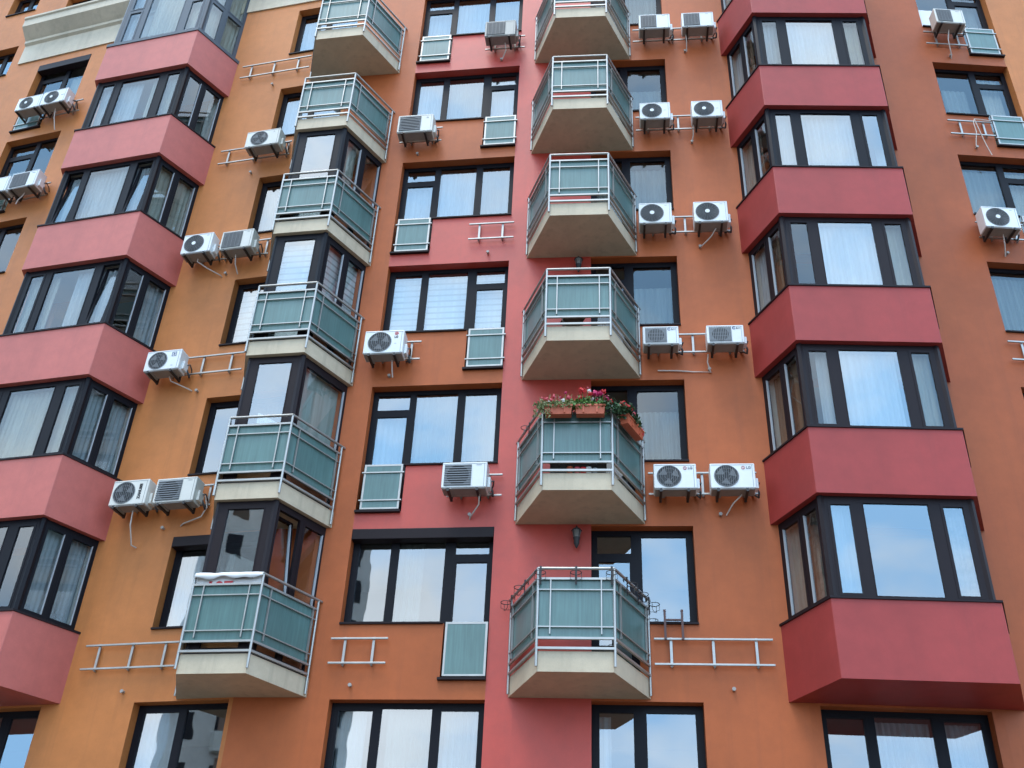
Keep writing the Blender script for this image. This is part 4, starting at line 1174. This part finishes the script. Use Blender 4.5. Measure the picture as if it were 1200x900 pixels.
# dark storage chest behind the jars
E2 = inset(polyM, .42); p = Vector(E2[1]).lerp(Vector(E2[2]), .5); dv = Vector(E2[2]) - Vector(E2[1])
r = empty('storage_chest', (p.x, p.y, zr2 + .31), math.atan2(dv.y, dv.x)); tag(r, 'dark storage chest on the flower balcony floor, seen through the gap behind the jars', 'chest')
mb = MB(); mb.box(-.46, .46, -.20, .20, .02, .42); mb.build('body', M_foam, r, bevel=.015)
mb = MB(); mb.box(-.48, .48, -.22, .22, .42, .47); mb.build('lid', M_black, r, bevel=.012)
for x in (-.25, .25):
    mb = MB(); mb.tube([(x - .06, -.20, .28), (x - .06, -.235, .28), (x + .06, -.235, .28), (x + .06, -.20, .28)], .008, 6); mb.build('handle', M_gray, r)
# folding chair on the balcony above the flowers
r = empty('folding_chair', (1.05, 15.62, zk(2.155, 3) + .31), .3); tag(r, 'black folding chair on the balcony above the flowers, legs showing below the glass', 'chair')
for x in (-.19, .19):
    mb = MB(); mb.tube([(x, -.20, 0), (x, .16, .80)], .012, 6); mb.build('frame', M_black, r)
    mb = MB(); mb.tube([(x * .92, .22, 0), (x * .92, -.12, .44)], .012, 6); mb.build('leg', M_black, r)
mb = MB(); mb.box(-.19, .19, -.20, .16, .43, .45); mb.build('seat', M_black, r)
mb = MB(); mb.box(-.18, .18, .115, .135, .6, .8); mb.build('backrest', M_black, r)

# ------------------------------------------------------------------ ground and the neighbours that the glass reflects
mb = MB(); mb.quad((-600, -600, ZB - .004), (600, -600, ZB - .004), (600, 600, ZB - .004), (-600, 600, ZB - .004))
tag(mb.build('ground', M_pave), kind='structure')
mb = MB(); mb.quad((-300, -14, ZB), (300, -14, ZB), (300, -4, ZB), (-300, -4, ZB))
tag(mb.build('road', M_road), kind='structure')
def tower(cx, cy, rz, w, dpt, floors, wallm, label):
    r = empty('apartment_tower', (cx, cy, ZB), rz); tag(r, label, 'building')
    H = floors * 3.0 + 1
    mb = MB(); mb.box(-w / 2, w / 2, -dpt / 2, dpt / 2, 0, H); mb.box(-w / 2 + 2, -w / 2 + 6, -2, 2, H, H + 2.6); mb.build('wall', [wallm], r)
    wm = MB(); bm = MB(); gm = MB()
    for k in range(floors):
        z = 1.0 + k * 3
        nb = int(w // 2.3)
        for i in range(nb):
            x = -w / 2 + (i + .5) * w / nb
            wm.box(x - .5, x + .5, -dpt / 2 - .03, -dpt / 2 + .02, z + .4, z + 2.0)
        for s in (-1, 1):
            x = s * w * .27
            n = 8; arc = [(x + 2.6 * math.cos(PI + PI * q / n), -dpt / 2 - 1.5 * math.sin(PI * q / n)) for q in range(n + 1)]
            bm.prism([(p[0], p[1] + .0) for p in arc], z - .15, z + 1.0)
            gm.box(x - 2.2, x + 2.2, -dpt / 2 - .06, -dpt / 2 - .032, z + 1.0, z + 2.5)
    o = wm.build('window', M_frame, r); tag(o, kind='stuff')
    o = bm.build('balcony', M_twr, r); tag(o, kind='stuff')
    o = gm.build('balcony_recess', M_twrb, r); tag(o, kind='stuff')
tower(-40, -32, math.radians(180 - 48), 24, 14, 13, M_twr2, 'pale neighbouring tower with rounded balconies mirrored in the lower left glass')
tower(-62, 2, math.radians(180 - 80), 22, 14, 10, M_twr2, 'second pale tower mirrored in the panes of the left bay windows')

# ------------------------------------------------------------------ camera, light, sky
cam = bpy.data.cameras.new('camera'); co = bpy.data.objects.new('camera', cam); COL.objects.link(co); S.camera = co
cam.sensor_width = 36; cam.sensor_fit = 'HORIZONTAL'; cam.lens = 1242.53 / 1200 * 36; cam.clip_end = 2000; cam.clip_start = .1
pitch, roll = .58973, .0487
fwd = Vector((0, math.cos(pitch), math.sin(pitch))); up0 = Vector((0, -math.sin(pitch), math.cos(pitch))); rt0 = Vector((1, 0, 0))
rt = rt0 * math.cos(roll) + up0 * math.sin(roll); up = up0 * math.cos(roll) - rt0 * math.sin(roll)
co.matrix_world = Matrix(((rt.x, up.x, -fwd.x, 0), (rt.y, up.y, -fwd.y, 0), (rt.z, up.z, -fwd.z, 0), (0, 0, 0, 1)))

SUN_EL, SUN_AZ = 71.0, 218.0      # azimuth clockwise from +y: behind the camera, a little to its left
az = math.radians(SUN_AZ); el = math.radians(SUN_EL)
sd = Vector((math.sin(az) * math.cos(el), math.cos(az) * math.cos(el), math.sin(el)))
sl = bpy.data.lights.new('sun', 'SUN'); sl.energy = 1.5; sl.angle = math.radians(22); sl.color = (1, .93, .83)
so = bpy.data.objects.new('sun', sl); COL.objects.link(so); so.rotation_euler = sd.to_track_quat('Z', 'Y').to_euler()
w = bpy.data.worlds.new('World'); S.world = w; w.use_nodes = True
nt = w.node_tree; bg = nt.nodes['Background']
sky = N(nt, 'ShaderNodeTexSky', sky_type='NISHITA'); sky.sun_disc = False; sky.sun_elevation = el; sky.sun_rotation = az
tc = N(nt, 'ShaderNodeTexCoord')
mp = N(nt, 'ShaderNodeMapping'); mp.inputs['Scale'].default_value = (1.0, 1.0, 1.9); mp.inputs['Location'].default_value = (3.1, .4, 1.7)
nt.links.new(tc.outputs['Generated'], mp.inputs['Vector'])
cn = N(nt, 'ShaderNodeTexNoise', i_Scale=3.0, i_Detail=6.0, i_Roughness=.52); nt.links.new(mp.outputs[0], cn.inputs['Vector'])
cn2 = N(nt, 'ShaderNodeTexNoise', i_Scale=5.0, i_Detail=5.0); nt.links.new(mp.outputs[0], cn2.inputs['Vector'])
cf = ramp(nt, cn.outputs['Fac'], .44, .62, 0.0, 1.0)
cv = ramp(nt, cn2.outputs['Fac'], .3, .7, .82, 1.12)
cc = N(nt, 'ShaderNodeVectorMath', operation='SCALE'); cc.inputs[0].default_value = (20.5, 22.5, 24.5); nt.links.new(cv, cc.inputs['Scale'])
veil = mixcol(nt, .93, sky.outputs[0], (8.5, 15.8, 25.0))          # thin high veil over the blue
c = mixcol(nt, cf, veil, cc.outputs[0])
nt.links.new(c, bg.inputs['Color']); bg.inputs['Strength'].default_value = .085

S.render.engine = 'CYCLES'
S.cycles.max_bounces = 8; S.cycles.transparent_max_bounces = 16; S.cycles.diffuse_bounces = 3; S.cycles.glossy_bounces = 4
S.view_settings.view_transform = 'Standard'; S.view_settings.look = 'None'; S.view_settings.exposure = 0.54; S.view_settings.gamma = 1.0; S.view_settings.use_curve_mapping = False
